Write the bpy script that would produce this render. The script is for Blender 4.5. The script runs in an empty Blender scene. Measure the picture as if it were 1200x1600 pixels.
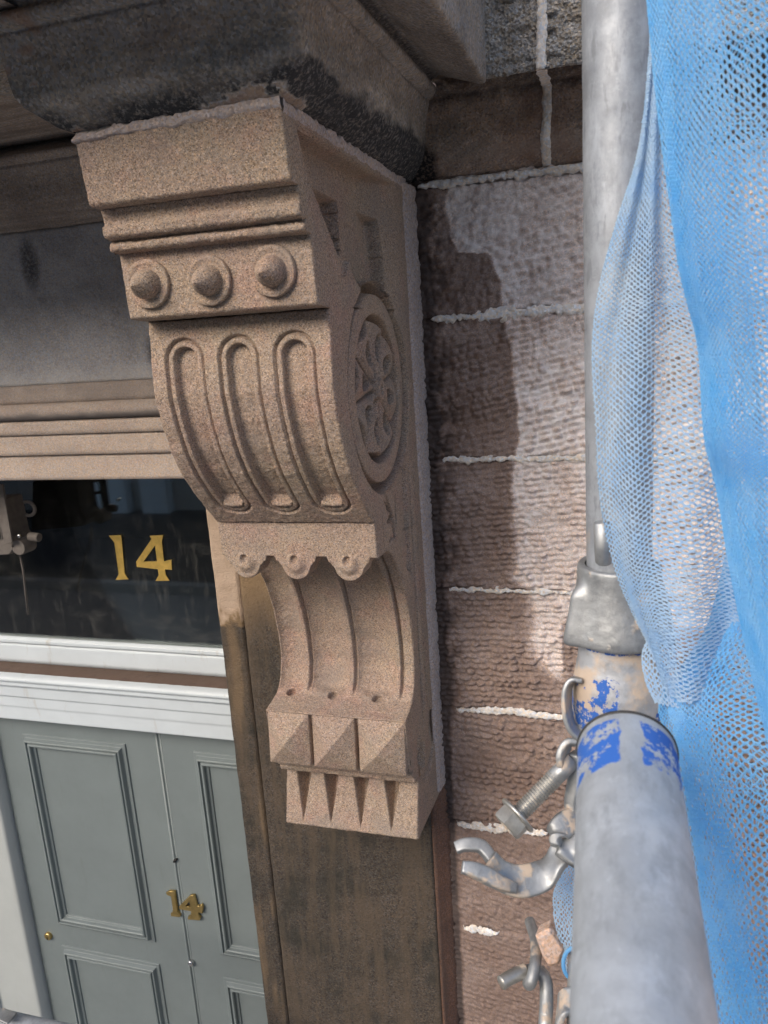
import bpy, math, random
import numpy as np
from mathutils import Vector, Matrix
random.seed(4); RS = np.random.RandomState(7)
scene = bpy.context.scene
col = scene.collection
# ------------------------------------------------------------------ camera
R = np.array([[0.95802756, 0.27930992, -0.0645691],
              [0.00251442, -0.23341184, -0.97237472],
              [-0.2866651, 0.93139942, -0.22431727]])       # rows: right, down, forward
F = 1194.58                                                  # focal length in photo pixels
CAM = np.array([0, -1.2, 0.])
cd = bpy.data.cameras.new('camera'); cam = bpy.data.objects.new('camera', cd); col.objects.link(cam)
cd.sensor_fit = 'VERTICAL'; cd.sensor_height = 36; cd.sensor_width = 27; cd.lens = F * 36 / 1600
cd.clip_start = .01; cd.clip_end = 200
m = Matrix(((R[0][0], -R[1][0], -R[2][0], CAM[0]), (R[0][1], -R[1][1], -R[2][1], CAM[1]),
            (R[0][2], -R[1][2], -R[2][2], CAM[2]), (0, 0, 0, 1)))
cam.matrix_world = m
cd.dof.use_dof = True; cd.dof.focus_distance = 1.0; cd.dof.aperture_fstop = 16
scene.camera = cam
scene.render.resolution_x = 768; scene.render.resolution_y = 1024
# ------------------------------------------------------------------ light
SUN_EL, SUN_AZ = 33, -26            # azimuth measured from straight in front of the wall, minus = from the left
w = bpy.data.worlds.new("World"); scene.world = w; w.use_nodes = True
nt = w.node_tree; bg = nt.nodes['Background']
sky = nt.nodes.new('ShaderNodeTexSky'); sky.sky_type = 'NISHITA'; sky.sun_disc = False
sky.sun_elevation = math.radians(SUN_EL); sky.air_density = 1.0; sky.dust_density = 4.0
sx, sy = math.sin(math.radians(SUN_AZ)), -math.cos(math.radians(SUN_AZ))
sky.sun_rotation = math.atan2(sx, sy)
nt.links.new(sky.outputs[0], bg.inputs[0]); bg.inputs[1].default_value = 0.15
sd = bpy.data.lights.new('sun', 'SUN'); sun = bpy.data.objects.new('sun', sd); col.objects.link(sun)
sd.energy = .85; sd.angle = math.radians(32); sd.color = (1, .95, .88)
ce = math.cos(math.radians(SUN_EL)); sdir = Vector((sx * ce, sy * ce, math.sin(math.radians(SUN_EL))))
sun.rotation_euler = sdir.to_track_quat('Z', 'Y').to_euler(); sun.location = (-3, -4, 5)
vs = scene.view_settings; vs.view_transform = 'Standard'; vs.look = 'None'; vs.exposure = 0.74; vs.gamma = 1
scene.render.engine = 'CYCLES'

# ------------------------------------------------------------------ helpers
def ray(x, y): return R.T @ np.array([(x - 600) / F, (y - 800) / F, 1.])
def onY(x, y, Y):                   # the point of the plane Y seen at a photo pixel
    d = ray(x, y); return CAM + d * (Y - CAM[1]) / d[1]
def onX(x, y, X):
    d = ray(x, y); return CAM + d * (X - CAM[0]) / d[0]
def dep(x, y, d): return CAM + ray(x, y) * d

def hsh(ix, iy, s):
    a = (ix * 374761393 + iy * 668265263 + s * 974634777) & 0xffffffff
    a = ((a ^ (a >> 13)) * 1274126177) & 0xffffffff
    return ((a ^ (a >> 16)) & 0xffff) / 65535.0
def vn(x, y, s=0):                  # value noise, 0..1
    x = np.asarray(x, float); y = np.asarray(y, float)
    ix = np.floor(x).astype(np.int64); iy = np.floor(y).astype(np.int64); fx = x - ix; fy = y - iy
    fx = fx * fx * (3 - 2 * fx); fy = fy * fy * (3 - 2 * fy)
    a = hsh(ix, iy, s); b = hsh(ix + 1, iy, s); c = hsh(ix, iy + 1, s); d = hsh(ix + 1, iy + 1, s)
    return (a * (1 - fx) + b * fx) * (1 - fy) + (c * (1 - fx) + d * fx) * fy
def fbm(x, y, s=0, o=4):
    t = 0; a = .5; n = 0
    for i in range(o):
        t = t + a * vn(x * 2 ** i, y * 2 ** i, s + i * 17); n += a; a *= .5
    return t / n
def ss(a, b, x): t = np.clip((x - a) / (b - a), 0, 1); return t * t * (3 - 2 * t)

def link(name, me, mat=None, parent=None):
    o = bpy.data.objects.new(name, me); col.objects.link(o)
    if mat is not None: me.materials.append(mat)
    if parent is not None: o.parent = parent
    return o
def tag(o, label, cat, group=None, kind=None):
    if label: o['label'] = label
    if cat: o['category'] = cat
    if group: o['group'] = group
    if kind: o['kind'] = kind
    return o
def thing(name, label, cat, loc=(0, 0, 0), group=None):
    o = bpy.data.objects.new(name, None); col.objects.link(o); o.empty_display_size = .05
    o.location = loc
    return tag(o, label, cat, group)
def place(o, parent):
    """child geometry is written in world coordinates: undo the parent's location"""
    o.parent = parent; o.matrix_parent_inverse = Matrix.Translation(-Vector(parent.location)); return o

class MB:
    def __init__(s): s.v = []; s.f = []; s.n = 0; s.a = []; s.uv = None
    def add(s, v, f, a=0.):
        v = np.asarray(v, float).reshape(-1, 3); s.v.append(v)
        s.f += [tuple(int(i) + s.n for i in q) for q in f]; s.n += len(v)
        s.a.append(np.full(len(v), float(a)) if np.isscalar(a) else np.asarray(a, float).ravel()); return s
    def grid(s, P, a=0., closed_v=False, flip=False):
        n, k = P.shape[:2]
        i, j = np.meshgrid(np.arange(n - 1), np.arange(k if closed_v else k - 1), indexing='ij')
        j2 = (j + 1) % k
        q = np.stack([i * k + j, (i + 1) * k + j, (i + 1) * k + j2, i * k + j2], -1).reshape(-1, 4)
        if flip: q = q[:, ::-1]
        return s.add(P.reshape(-1, 3), q.tolist(), a if np.isscalar(a) else a.ravel())
    def box(s, c, d, rot=None):
        c = np.array(c, float); d = np.array(d, float) / 2
        v = np.array([[x, y, z] for x in (-1, 1) for y in (-1, 1) for z in (-1, 1)]) * d
        if rot is not None: v = v @ np.array(rot).T
        return s.add(v + c, [(0, 1, 3, 2), (4, 6, 7, 5), (0, 4, 5, 1), (2, 3, 7, 6), (0, 2, 6, 4), (1, 5, 7, 3)])
    def tube(s, pts, r, n=24, cap=True, sq=None):
        pts = np.array(pts, float); m_ = len(pts); r = np.broadcast_to(np.asarray(r, float), (m_,))
        T = np.gradient(pts, axis=0); T /= np.linalg.norm(T, axis=1)[:, None]
        up = np.array([0, 0, 1.]) if abs(T[0][2]) < .9 else np.array([0, 1., 0])
        u = np.cross(T[0], up); u /= np.linalg.norm(u); P = np.zeros((m_, n, 3)); an = np.arange(n) / n * 2 * np.pi
        for i in range(m_):
            u = u - T[i] * u.dot(T[i]); u /= np.linalg.norm(u); v = np.cross(T[i], u)
            cu, cv = np.cos(an), np.sin(an)
            if sq is not None: cu, cv = cu * sq[0], cv * sq[1]
            P[i] = pts[i] + r[i] * (cu[:, None] * u + cv[:, None] * v)
        s.grid(P, closed_v=True)
        if cap:
            b = s.n - m_ * n
            s.f.append(tuple(b + k for k in range(n))); s.f.append(tuple(b + (m_ - 1) * n + k for k in reversed(range(n))))
        return s
    def prism(s, poly, y0, y1):       # outline in (x, z), from plane y0 to y1
        n = len(poly); v = [(p[0], y0, p[1]) for p in poly] + [(p[0], y1, p[1]) for p in poly]
        return s.add(v, [tuple(range(n)), tuple(range(2 * n - 1, n - 1, -1))] + [((i + 1) % n, i, n + i, n + (i + 1) % n) for i in range(n)])
    def build(s, name, mat, parent=None, smooth=True, bevel=0, local=None):
        v = np.concatenate(s.v)
        if local is not None: v = v - np.array(local)
        me = bpy.data.meshes.new(name); me.from_pydata(v.tolist(), [], s.f)
        if smooth: me.shade_smooth()
        at = me.attributes.new('stain', 'FLOAT', 'POINT'); at.data.foreach_set('value', np.concatenate(s.a).astype(np.float32))
        o = link(name, me, mat)
        if parent is not None: place(o, parent)
        if bevel:
            b = o.modifiers.new('b', 'BEVEL'); b.width = bevel; b.segments = 2; b.limit_method = 'ANGLE'; b.angle_limit = .6; b.harden_normals = True
        return o
def rotAB(a, b):                       # rotation taking z to direction b-a
    return np.array((Vector(b) - Vector(a)).to_track_quat('Z', 'Y').to_matrix())

# ------------------------------------------------------------------ materials
def newmat(name):
    m_ = bpy.data.materials.new(name); m_.use_nodes = True; t = m_.node_tree
    return m_, t, t.nodes['Principled BSDF']
def N(t, typ, **k):
    n = t.nodes.new(typ)
    for a, b in k.items():
        if a in n.inputs: n.inputs[a].default_value = b
        else: setattr(n, a, b)
    return n
def coords(t, scale=(1, 1, 1), rot=(0, 0, 0)):
    tc = N(t, 'ShaderNodeTexCoord'); mp = N(t, 'ShaderNodeMapping'); mp.inputs['Scale'].default_value = scale
    mp.inputs['Rotation'].default_value = rot
    t.links.new(tc.outputs['Object'], mp.inputs[0]); return mp.outputs[0]
def noise(t, vec, sc, det=4, rough=.6, out='Fac'):
    n = N(t, 'ShaderNodeTexNoise'); n.inputs['Scale'].default_value = sc; n.inputs['Detail'].default_value = det
    n.inputs['Roughness'].default_value = rough; t.links.new(vec, n.inputs['Vector']); return n.outputs[out]
def voro(t, vec, sc, out='Color', feat='F1'):
    n = N(t, 'ShaderNodeTexVoronoi', feature=feat); n.inputs['Scale'].default_value = sc; t.links.new(vec, n.inputs['Vector']); return n.outputs[out]
def ramp(t, fac, stops):
    n = N(t, 'ShaderNodeValToRGB'); cr = n.color_ramp
    while len(cr.elements) < len(stops): cr.elements.new(.5)
    for e, (p, c) in zip(cr.elements, stops):
        e.position = p; e.color = (c, c, c, 1) if np.isscalar(c) else tuple(c) + (1,)
    t.links.new(fac, n.inputs[0]); return n.outputs[0]
def mix(t, fac, a, b, mode='MIX'):
    n = N(t, 'ShaderNodeMix', data_type='RGBA', blend_type=mode)
    for sock, v in ((n.inputs[0], fac), (n.inputs[6], a), (n.inputs[7], b)):
        if hasattr(v, 'links') or isinstance(v, bpy.types.NodeSocket): t.links.new(v, sock)
        elif sock.type == 'VALUE': sock.default_value = v
        else: sock.default_value = tuple(v) + (1,) if len(v) == 3 else v
    return n.outputs[2]
def math_(t, op, a, b=0.):
    n = N(t, 'ShaderNodeMath', operation=op)
    for s_, v in zip(n.inputs, (a, b)):
        if isinstance(v, bpy.types.NodeSocket): t.links.new(v, s_)
        else: s_.default_value = v
    return n.outputs[0]
def bump(t, h, strength, dist, prev=None):
    n = N(t, 'ShaderNodeBump'); n.inputs['Strength'].default_value = strength; n.inputs['Distance'].default_value = dist
    t.links.new(h, n.inputs['Height'])
    if prev is not None: t.links.new(prev, n.inputs['Normal'])
    return n.outputs[0]
def attr(t, name='stain'):
    n = N(t, 'ShaderNodeAttribute'); n.attribute_name = name; return n.outputs['Fac']

def sandstone(name, c1, c2, grain=620, contrast=.5, bmp=.5, pink=.5, dirt=None, stain=None, streak=None, signed=False, bd=.0012, rough=.95):
    m_, t, b = newmat(name); v = coords(t)
    base = mix(t, ramp(t, noise(t, v, 9, 5), [(.35, 0.), (.65, 1.)]), c1, c2)
    if pink: base = mix(t, math_(t, 'MULTIPLY', ramp(t, noise(t, v, 23, 3), [(.5, 0.), (.7, 1.)]), pink), base, tuple(x * .86 for x in (.44, .285, .235)))
    g = voro(t, v, grain); sep = N(t, 'ShaderNodeSeparateColor'); t.links.new(g, sep.inputs[0])
    val = ramp(t, sep.outputs[0], [(0, 1 - contrast), (.35, 1 - contrast * .12), (.8, 1 + contrast * .12), (1, 1 + contrast)])
    base = mix(t, 1.0, base, val, 'MULTIPLY')
    warm = mix(t, sep.outputs[1], (1.10, .98, .84), (.93, 1.0, 1.12)); base = mix(t, 1.0, base, warm, 'MULTIPLY')
    spk = ramp(t, noise(t, v, grain * .55, 2, .7), [(.28, .5), (.42, 1.), (.6, 1.), (.74, 1.3)]); base = mix(t, contrast, base, mix(t, 1.0, base, spk, 'MULTIPLY'))
    if dirt:
        base = mix(t, math_(t, 'MULTIPLY', ramp(t, noise(t, v, 14, 6, .65), [(dirt[1], 0.), (dirt[1] + .14, 1.)]), dirt[2]), base, dirt[0])
    if streak:
        v2 = coords(t, streak[1]); base = mix(t, math_(t, 'MULTIPLY', ramp(t, noise(t, v2, 6, 6, .65), [(.45, 0.), (.62, 1.)]), streak[2]), base, streak[0])
    if stain:
        a = attr(t)
        if signed:
            base = mix(t, ramp(t, a, [(0, 0.), (1, 1.)]), base, mix(t, .35, stain[0], base, 'MIX'))
            base = mix(t, ramp(t, math_(t, 'MULTIPLY', math_(t, 'MULTIPLY', a, -1.), ramp(t, noise(t, v, 190, 4, .7), [(.36, .45), (.55, 1.)])), [(0, 0.), (.9, 1.)]), base, stain[1])
        else:
            base = mix(t, ramp(t, math_(t, 'MULTIPLY', a, -1.), [(0, 0.), (1, 1.)]), base, (.84, .80, .79))  # negative values whiten the stone: salt plus painted light
            base = mix(t, ramp(t, a, [(0, 0.), (.5, 1.)]), base, mix(t, .18, stain[0], base, 'MIX'))
            base = mix(t, ramp(t, a, [(.5, 0.), (1, 1.)]), base, stain[1])
    t.links.new(base, b.inputs['Base Color']); b.inputs['Roughness'].default_value = rough; b.inputs['Specular IOR Level'].default_value = .15
    h = math_(t, 'ADD', voro(t, v, grain * .8, 'Distance'), math_(t, 'MULTIPLY', noise(t, v, grain * .3, 4, .7), 1.5))
    n1 = bump(t, noise(t, v, 60, 5, .6), .35, .004)
    t.links.new(bump(t, h, bmp, bd, n1), b.inputs['Normal'])
    return m_

M = {}
M['carved'] = sandstone('carved_sandstone', (.350, .282, .218), (.325, .250, .204), 820, .52, .32, .5, bd=.0009, dirt=((.235, .205, .185), .52, .4))
M['mortar_pink'] = sandstone('lime_mortar', (.46, .40, .375), (.40, .34, .32), 420, .28, .5, 0)
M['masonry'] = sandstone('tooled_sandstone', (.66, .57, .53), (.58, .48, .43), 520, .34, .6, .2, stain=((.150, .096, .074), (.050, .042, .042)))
M['mortar_white'] = sandstone('white_mortar', (.80, .79, .77), (.62, .59, .55), 300, .2, .6, 0, dirt=((.45, .34, .24), .6, .7))
M['lintel'] = sandstone('pale_lintel_stone', (.50, .425, .365), (.46, .385, .33), 520, .2, .35, .2, stain=((.19, .17, .16), (.05, .05, .055)))
M['frieze'] = sandstone('sooted_frieze_stone', (.40, .40, .41), (.32, .32, .33), 420, .2, .4, 0, dirt=((.17, .165, .16), .56, .6), stain=((.52, .51, .50), (.03, .03, .034)), signed=True)
M['hood'] = sandstone('dusty_hood_stone', (.42, .37, .325), (.32, .275, .24), 420, .3, .5, 0, streak=((.15, .12, .10), (.5, 6, 6), .6))
M['cornice'] = sandstone('sooted_cornice_stone', (.38, .36, .335), (.27, .25, .23), 380, .35, .6, 0, stain=((.28, .16, .10), (.045, .046, .050)), signed=True)
M['fascia'] = sandstone('rough_grey_stone', (.40, .38, .35), (.31, .29, .26), 300, .45, 1.0, 0, dirt=((.17, .155, .13), .58, .5), bd=.004)
M['bandcourse'] = sandstone('weathered_band_stone', (.36, .275, .225), (.28, .235, .20), 420, .35, .7, 0, dirt=((.20, .115, .08), .5, .6), stain=((.33, .28, .24), (.02, .02, .022)), signed=True)
M['pilaster'] = sandstone('stained_pilaster_stone', (.088, .074, .062), (.056, .051, .045), 420, .5, .7, 0, dirt=((.035, .035, .030), .5, .7),
                          streak=((.105, .080, .058), (9, 9, .9), .6), stain=((.24, .165, .095), (.55, .43, .34)))
M['pilaster_side'] = sandstone('red_brown_stone', (.16, .095, .07), (.12, .075, .06), 480, .3, .4, 0, streak=((.07, .055, .05), (8, 8, .5), .6))
M['chip'] = sandstone('stone_chip', (.66, .50, .41), (.60, .44, .35), 500, .25, .4, .3)

def paint(name, c, rough=.5, dirtc=(.3, .24, .18), dirt=.15, bmp=.1, edge=False):
    m_, t, b = newmat(name); v = coords(t); v2 = coords(t, (1, 1, .18))
    base = mix(t, ramp(t, noise(t, v, 7, 4), [(.3, 0.), (.7, 1.)]), c, tuple(x * .9 for x in c))
    base = mix(t, math_(t, 'MULTIPLY', ramp(t, noise(t, v2, 30, 6, .7), [(.58, 0.), (.72, 1.)]), dirt), base, dirtc)
    base = mix(t, ramp(t, noise(t, v, 210, 2), [(.75, 0.), (.78, .6)]), base, dirtc)
    t.links.new(base, b.inputs['Base Color'])
    t.links.new(ramp(t, noise(t, v, 40, 4), [(.3, rough - .08), (.7, rough + .12)]), b.inputs['Roughness'])
    t.links.new(bump(t, noise(t, v2, 90, 4), bmp, .002), b.inputs['Normal'])
    return m_
M['white'] = paint('white_gloss_paint', (.60, .66, .70), .42, (.32, .25, .17), .45)
M['frame_grey'] = paint('pale_grey_paint', (.46, .49, .48), .45)
M['door'] = paint('grey_green_door_paint', (.185, .218, .222), .42, (.12, .135, .13), .3)
M['ledge'] = paint('bare_brown_timber', (.11, .072, .054), .8, (.05, .036, .030), 1., .8)

def metal(name, c=(.56, .58, .60), rough=.42, cement=.55, paint_=None, met=.75, zinc=26, cs=9, bmp=.25, drip=0):
    m_, t, b = newmat(name); v = coords(t)
    base = mix(t, ramp(t, noise(t, v, zinc, 6, .65), [(.3, 0.), (.7, 1.)]), c, tuple(x * .66 for x in c))
    base = mix(t, ramp(t, noise(t, v, 130, 5, .75), [(.58, 0.), (.78, .45)]), base, tuple(min(1, x * 1.6) for x in c))
    base = mix(t, ramp(t, noise(t, v, 85, 5, .7), [(.60, 0.), (.76, .5)]), base, tuple(x * .4 for x in c))
    base = mix(t, ramp(t, noise(t, v, 9, 3, .5), [(.4, 0.), (.65, .35)]), base, tuple(x * 1.25 for x in c))
    base = mix(t, ramp(t, noise(t, v, 38, 5, .65), [(.46, 0.), (.62, .35)]), base, tuple(min(1, x * 1.35) for x in c))
    base = mix(t, ramp(t, noise(t, coords(t, (1.3, .5, 1)), 85, 6, .7), [(.50, 0.), (.66, .5)]), base, tuple(x * .6 for x in c))
    if drip:
        vd = coords(t, (1, 1, .28)); base = mix(t, math_(t, 'MULTIPLY', ramp(t, noise(t, vd, 150, 3, .6), [(.58, 0.), (.66, 1.)]), drip), base, tuple(x * .45 for x in c))
        base = mix(t, math_(t, 'MULTIPLY', ramp(t, noise(t, vd, 60, 5, .7), [(.52, 0.), (.66, .7)]), drip), base, tuple(x * 1.5 for x in c))
    pm = math_(t, 'ADD', 0., 0.)
    if cement:
        cf = math_(t, 'MULTIPLY', ramp(t, noise(t, v, cs, 6, .62), [(cement, 0.), (cement + .07, 1.)]), .9)
        base = mix(t, cf, base, (.54, .43, .33)); pm = cf
    if paint_:
        a = attr(t); pf = ramp(t, math_(t, 'MULTIPLY', a, ramp(t, noise(t, v, 95, 6, .75), [(.45, 0.), (.53, 1.)])), [(.3, 0.), (.5, 1.)])
        base = mix(t, pf, base, paint_); pm = math_(t, 'MAXIMUM', pm, pf)
    t.links.new(base, b.inputs['Base Color'])
    t.links.new(math_(t, 'SUBTRACT', met, math_(t, 'MULTIPLY', pm, met)), b.inputs['Metallic'])
    t.links.new(math_(t, 'ADD', ramp(t, noise(t, v, 45, 5), [(.3, rough - .1), (.7, rough + .16)]), math_(t, 'MULTIPLY', pm, .3)), b.inputs['Roughness'])
    h = math_(t, 'ADD', noise(t, v, 50, 5, .7), math_(t, 'MULTIPLY', pm, .5))
    t.links.new(bump(t, h, bmp, .002), b.inputs['Normal'])
    return m_
M['galv'] = metal('galvanised_steel', (.36, .385, .42), .55, .62, met=.45, drip=.45)
M['galv_near'] = metal('worn_galvanised_steel', (.50, .54, .58), .6, 0, (.03, .13, .48), met=.5, zinc=18)
M['cast'] = metal('cast_steel', (.40, .415, .425), .5, .575, cs=33, bmp=.35)
M['collar'] = metal('painted_collar_steel', (.48, .50, .53), .5, .47, (.03, .12, .44), cs=14, met=.45)
M['bright'] = metal('zinc_plated_steel', (.46, .45, .42), .36, .60, cs=60)
def simple(name, c, rough=.5, met=0, **k):
    m_, t, b = newmat(name); v = coords(t)
    t.links.new(mix(t, ramp(t, noise(t, v, 60, 4), [(.35, 0.), (.7, 1.)]), c, tuple(x * .7 for x in c)), b.inputs['Base Color'])
    b.inputs['Roughness'].default_value = rough; b.inputs['Metallic'].default_value = met; return m_
M['lampgrey'] = simple('dusty_lamp_casing', (.16, .14, .125), .8)
M['gold'] = simple('gold_leaf', (.74, .50, .13), .42, .5)
M['brass'] = simple('tarnished_brass', (.55, .40, .16), .35, .9)
M['chrome'] = simple('polished_chrome', (.7, .7, .7), .15, 1)
M['black'] = simple('black_void', (.008, .008, .008), .6)
M['rubber'] = simple('black_rubber_edge', (.03, .03, .03), .6)
M['dark_room'] = simple('dark_hall_wall', (.02, .022, .024), .9)
# window pane: real pane, dusty
m_, t, b = newmat('window_glass'); t.nodes.remove(b)
out = t.nodes['Material Output']; v = coords(t)
tr = N(t, 'ShaderNodeBsdfTransparent'); tr.inputs[0].default_value = (.75, .8, .78, 1)
gl = N(t, 'ShaderNodeBsdfGlossy'); gl.inputs['Roughness'].default_value = .03
fr = N(t, 'ShaderNodeFresnel'); fr.inputs['IOR'].default_value = 1.5
ms = N(t, 'ShaderNodeMixShader'); t.links.new(math_(t, 'MULTIPLY', fr.outputs[0], 2.2), ms.inputs[0]); t.links.new(tr.outputs[0], ms.inputs[1]); t.links.new(gl.outputs[0], ms.inputs[2])
df = N(t, 'ShaderNodeBsdfDiffuse'); df.inputs[0].default_value = (.42, .40, .37, 1)
v2 = coords(t, (1, 1, .22)); v3 = coords(t, (.35, 1, 1), (0, .5, 0))
d1 = ramp(t, noise(t, v2, 60, 6, .7), [(.54, 0.), (.72, .35)])
d2 = ramp(t, noise(t, v3, 22, 7, .75), [(.54, 0.), (.72, .30)])
d3 = ramp(t, noise(t, v, 160, 3, .7), [(.68, 0.), (.74, .5)])
d = math_(t, 'ADD', math_(t, 'ADD', d1, d2), math_(t, 'MULTIPLY', d3, .6)); d = math_(t, 'ADD', math_(t, 'MULTIPLY', d, .22), .012)
m2 = N(t, 'ShaderNodeMixShader'); t.links.new(d, m2.inputs[0]); t.links.new(ms.outputs[0], m2.inputs[1]); t.links.new(df.outputs[0], m2.inputs[2])
t.links.new(m2.outputs[0], out.inputs[0]); M['glass'] = m_
def netmat(name, c, c2, tl=.45, op=1.):
    m_, t, b = newmat(name); t.nodes.remove(b); out = t.nodes['Material Output']; v = coords(t)
    cc = mix(t, ramp(t, noise(t, v, 28, 5, .7), [(.30, .15), (.72, .85)]), c, c2)
    df = N(t, 'ShaderNodeBsdfDiffuse'); ts = N(t, 'ShaderNodeBsdfTranslucent'); t.links.new(cc, df.inputs[0]); t.links.new(cc, ts.inputs[0])
    ms = N(t, 'ShaderNodeMixShader'); ms.inputs[0].default_value = tl
    t.links.new(df.outputs[0], ms.inputs[1]); t.links.new(ts.outputs[0], ms.inputs[2]); t.links.new(ms.outputs[0], out.inputs[0])
    return m_
M['net_blue'] = netmat('blue_netting', (.11, .48, .87), (.36, .64, .88), .5)
M['net_pale'] = netmat('faded_netting', (.34, .58, .84), (.62, .72, .80), .5)

# ------------------------------------------------------------------ ground, street and far side (what the fanlight reflects)
def ground():
    mb = MB(); mb.box((0, -40, -2.75), (160, 120, .1)); o = mb.build('ground', simple('paving_stone', (.30, .29, .27), .9), smooth=False); tag(o, None, None, kind='structure')
    mb = MB(); mb.box((0, -8.5, -2.74), (160, 6, .1)); o = mb.build('road', simple('asphalt', (.05, .05, .052), .9), smooth=False); tag(o, None, None, kind='structure')
    mb = MB(); mb.box((0, -5.45, -2.68), (160, .14, .16)); o = mb.build('kerb', simple('kerb_stone', (.33, .32, .30), .9), smooth=False); tag(o, None, None, kind='structure')
ground()
def far_house():
    t_ = thing('terraced_house', 'pale stone house across the street seen only as a reflection in the fanlight', 'house', (-6, -10, -2.7))
    mb = MB(); mb.box((-5, -11.2, .6), (24, 2, 6.6)); mb.box((-5, -9.6, -2.45), (24, .3, .5)); mb.build('wall', simple('far_stone', (.62, .56, .50), .9), t_, smooth=False)
    mb = MB(); mb.box((-8.35, -9.3, -2.35), (.7, .2, .75)); mb.box((-7.45, -9.3, -2.35), (.5, .2, .75)); mb.build('added_reflection_wall', simple('far_white', (.9, .92, .95), .6), t_, smooth=False)  # unseen white blocks, added to make the bright patch in the fanlight glass
    for k in range(7):
        MB().box((-14 + k * 3, -10.16, -.6), (1.1, .1, 2.0)).build('window', M['black'], t_, smooth=False); MB().box((-14 + k * 3, -10.16, 2.6), (1.1, .1, 1.7)).build('window', M['black'], t_, smooth=False)
far_house()

# ------------------------------------------------------------------ the console bracket
XL, XR = -.523, -.295
PROF = [(-.480, .2135), (-.479, .209), (-.471, .150), (-.4530, .1490), (-.4505, .141), (-.4495, .1335), (-.4560, .1310), (-.4545, .1205), (-.4385, .1180),
        (-.4465, .1145), (-.4455, .107), (-.4295, .1055), (-.4265, .036), (-.392, .0335), (-.3935, .015), (-.397, -.021), (-.398, -.055), (-.391, -.088), (-.378, -.125), (-.360, -.156),
        (-.334, -.187), (-.309, -.213), (-.289, -.2335), (-.2845, -.2365), (-.283, -.284), (-.238, -.286), (-.212, -.300), (-.185, -.328), (-.160, -.370), (-.143, -.415), (-.133, -.465),
        (-.133, -.505), (-.142, -.535), (-.160, -.552), (-.188, -.558), (-.2065, -.5605), (-.1985, -.650), (-.186, -.6515), (-.184, -.668), (-.177, -.6705), (-.174, -.683), (-.154, -.690), (-.157, -.715), (-.175, -.783), (-.150, -.7855), (-.028, -.798)]
PA = np.array(PROF)
def resample(pts, step, smooth=1):
    pts = np.array(pts, float)
    for _ in range(smooth):
        q = [pts[0]]
        for a, b in zip(pts[:-1], pts[1:]):
            L = np.linalg.norm(b - a); k = min(.25, .0022 / max(L, 1e-6)); q += [a + (b - a) * k, b - (b - a) * k]
        q.append(pts[-1]); pts = np.array(q)
    L = np.r_[0, np.cumsum(np.linalg.norm(np.diff(pts, axis=0), axis=1))]
    s = np.linspace(0, L[-1], max(3, int(L[-1] / step)))
    return np.stack([np.interp(s, L, pts[:, k]) for k in range(pts.shape[1])], 1), s
def front(name, prof, disp=None, x0=XL, x1=XR, step=.0011, mat='carved', parent=None, smooth=1, skirt=.010, r=.0022, rough=.0006, chip=1., seed=0):
    """stone surface swept from x0 to x1 along a (Y, z) profile, displaced along its normal and closed at its borders"""
    p, s = resample(prof, step, smooth); nx = int((x1 - x0) / step) + 1; x = np.linspace(x0, x1, nx)
    T = np.gradient(p, axis=0); T /= np.linalg.norm(T, axis=1)[:, None]; Nn = np.stack([T[:, 1], -T[:, 0]], 1)     # outward: to -Y for a falling profile
    X, S = np.meshgrid(x, s, indexing='xy'); Z = np.repeat(p[:, 1:2], nx, 1)
    D = np.zeros_like(X)
    if disp is not None: D = D + disp(X, S, Z)
    e = np.minimum(X - x0, x1 - X) ; rr = r * (1 + .8 * (fbm(Z * 60, S * 60, seed + 5) - .5) + 2.2 * ss(.62, .74, fbm(S * 95 + X * 9, S * 8 + seed, seed + 8, 3)))
    D = D - rr * (1 - np.sqrt(np.clip(1 - (1 - np.clip(e / r, 0, 1)) ** 2, 0, 1)))
    D = D + rough * 2.5 * (fbm(X * 260, S * 260, seed, 3) - .5) + .0012 * (fbm(X * 45, S * 45, seed + 3, 3) - .5)
    P = np.zeros(X.shape + (3,)); P[..., 0] = X; P[..., 1] = p[:, 0:1] + Nn[:, 0:1] * D; P[..., 2] = p[:, 1:2] + Nn[:, 1:2] * D
    mb = MB(); 
    nrm = np.stack([np.zeros(len(s)), -Nn[:, 0], -Nn[:, 1]], 1) * skirt
    full = np.zeros((P.shape[0] + 2, P.shape[1] + 2, 3)); full[1:-1, 1:-1] = P
    full[1:-1, 0] = P[:, 0] + nrm + [.0015, 0, 0]; full[1:-1, -1] = P[:, -1] + nrm - [.0015, 0, 0]
    full[0, 1:-1] = P[0] + nrm[0]; full[-1, 1:-1] = P[-1] + nrm[-1]
    for a, b in ((0, 0), (0, -1), (-1, 0), (-1, -1)): full[a, b] = full[a, b + (1 if b == 0 else -1)]
    mb.grid(full, flip=False)
    o = mb.build(name, M[mat], parent); return o
def seg(i, j): return PROF[i:j + 1]
br = thing('console_bracket', 'carved buff sandstone console bracket with scroll, studs and pyramids under the sooty cornice', 'bracket', (-.41, -.03, -.79))

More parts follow.
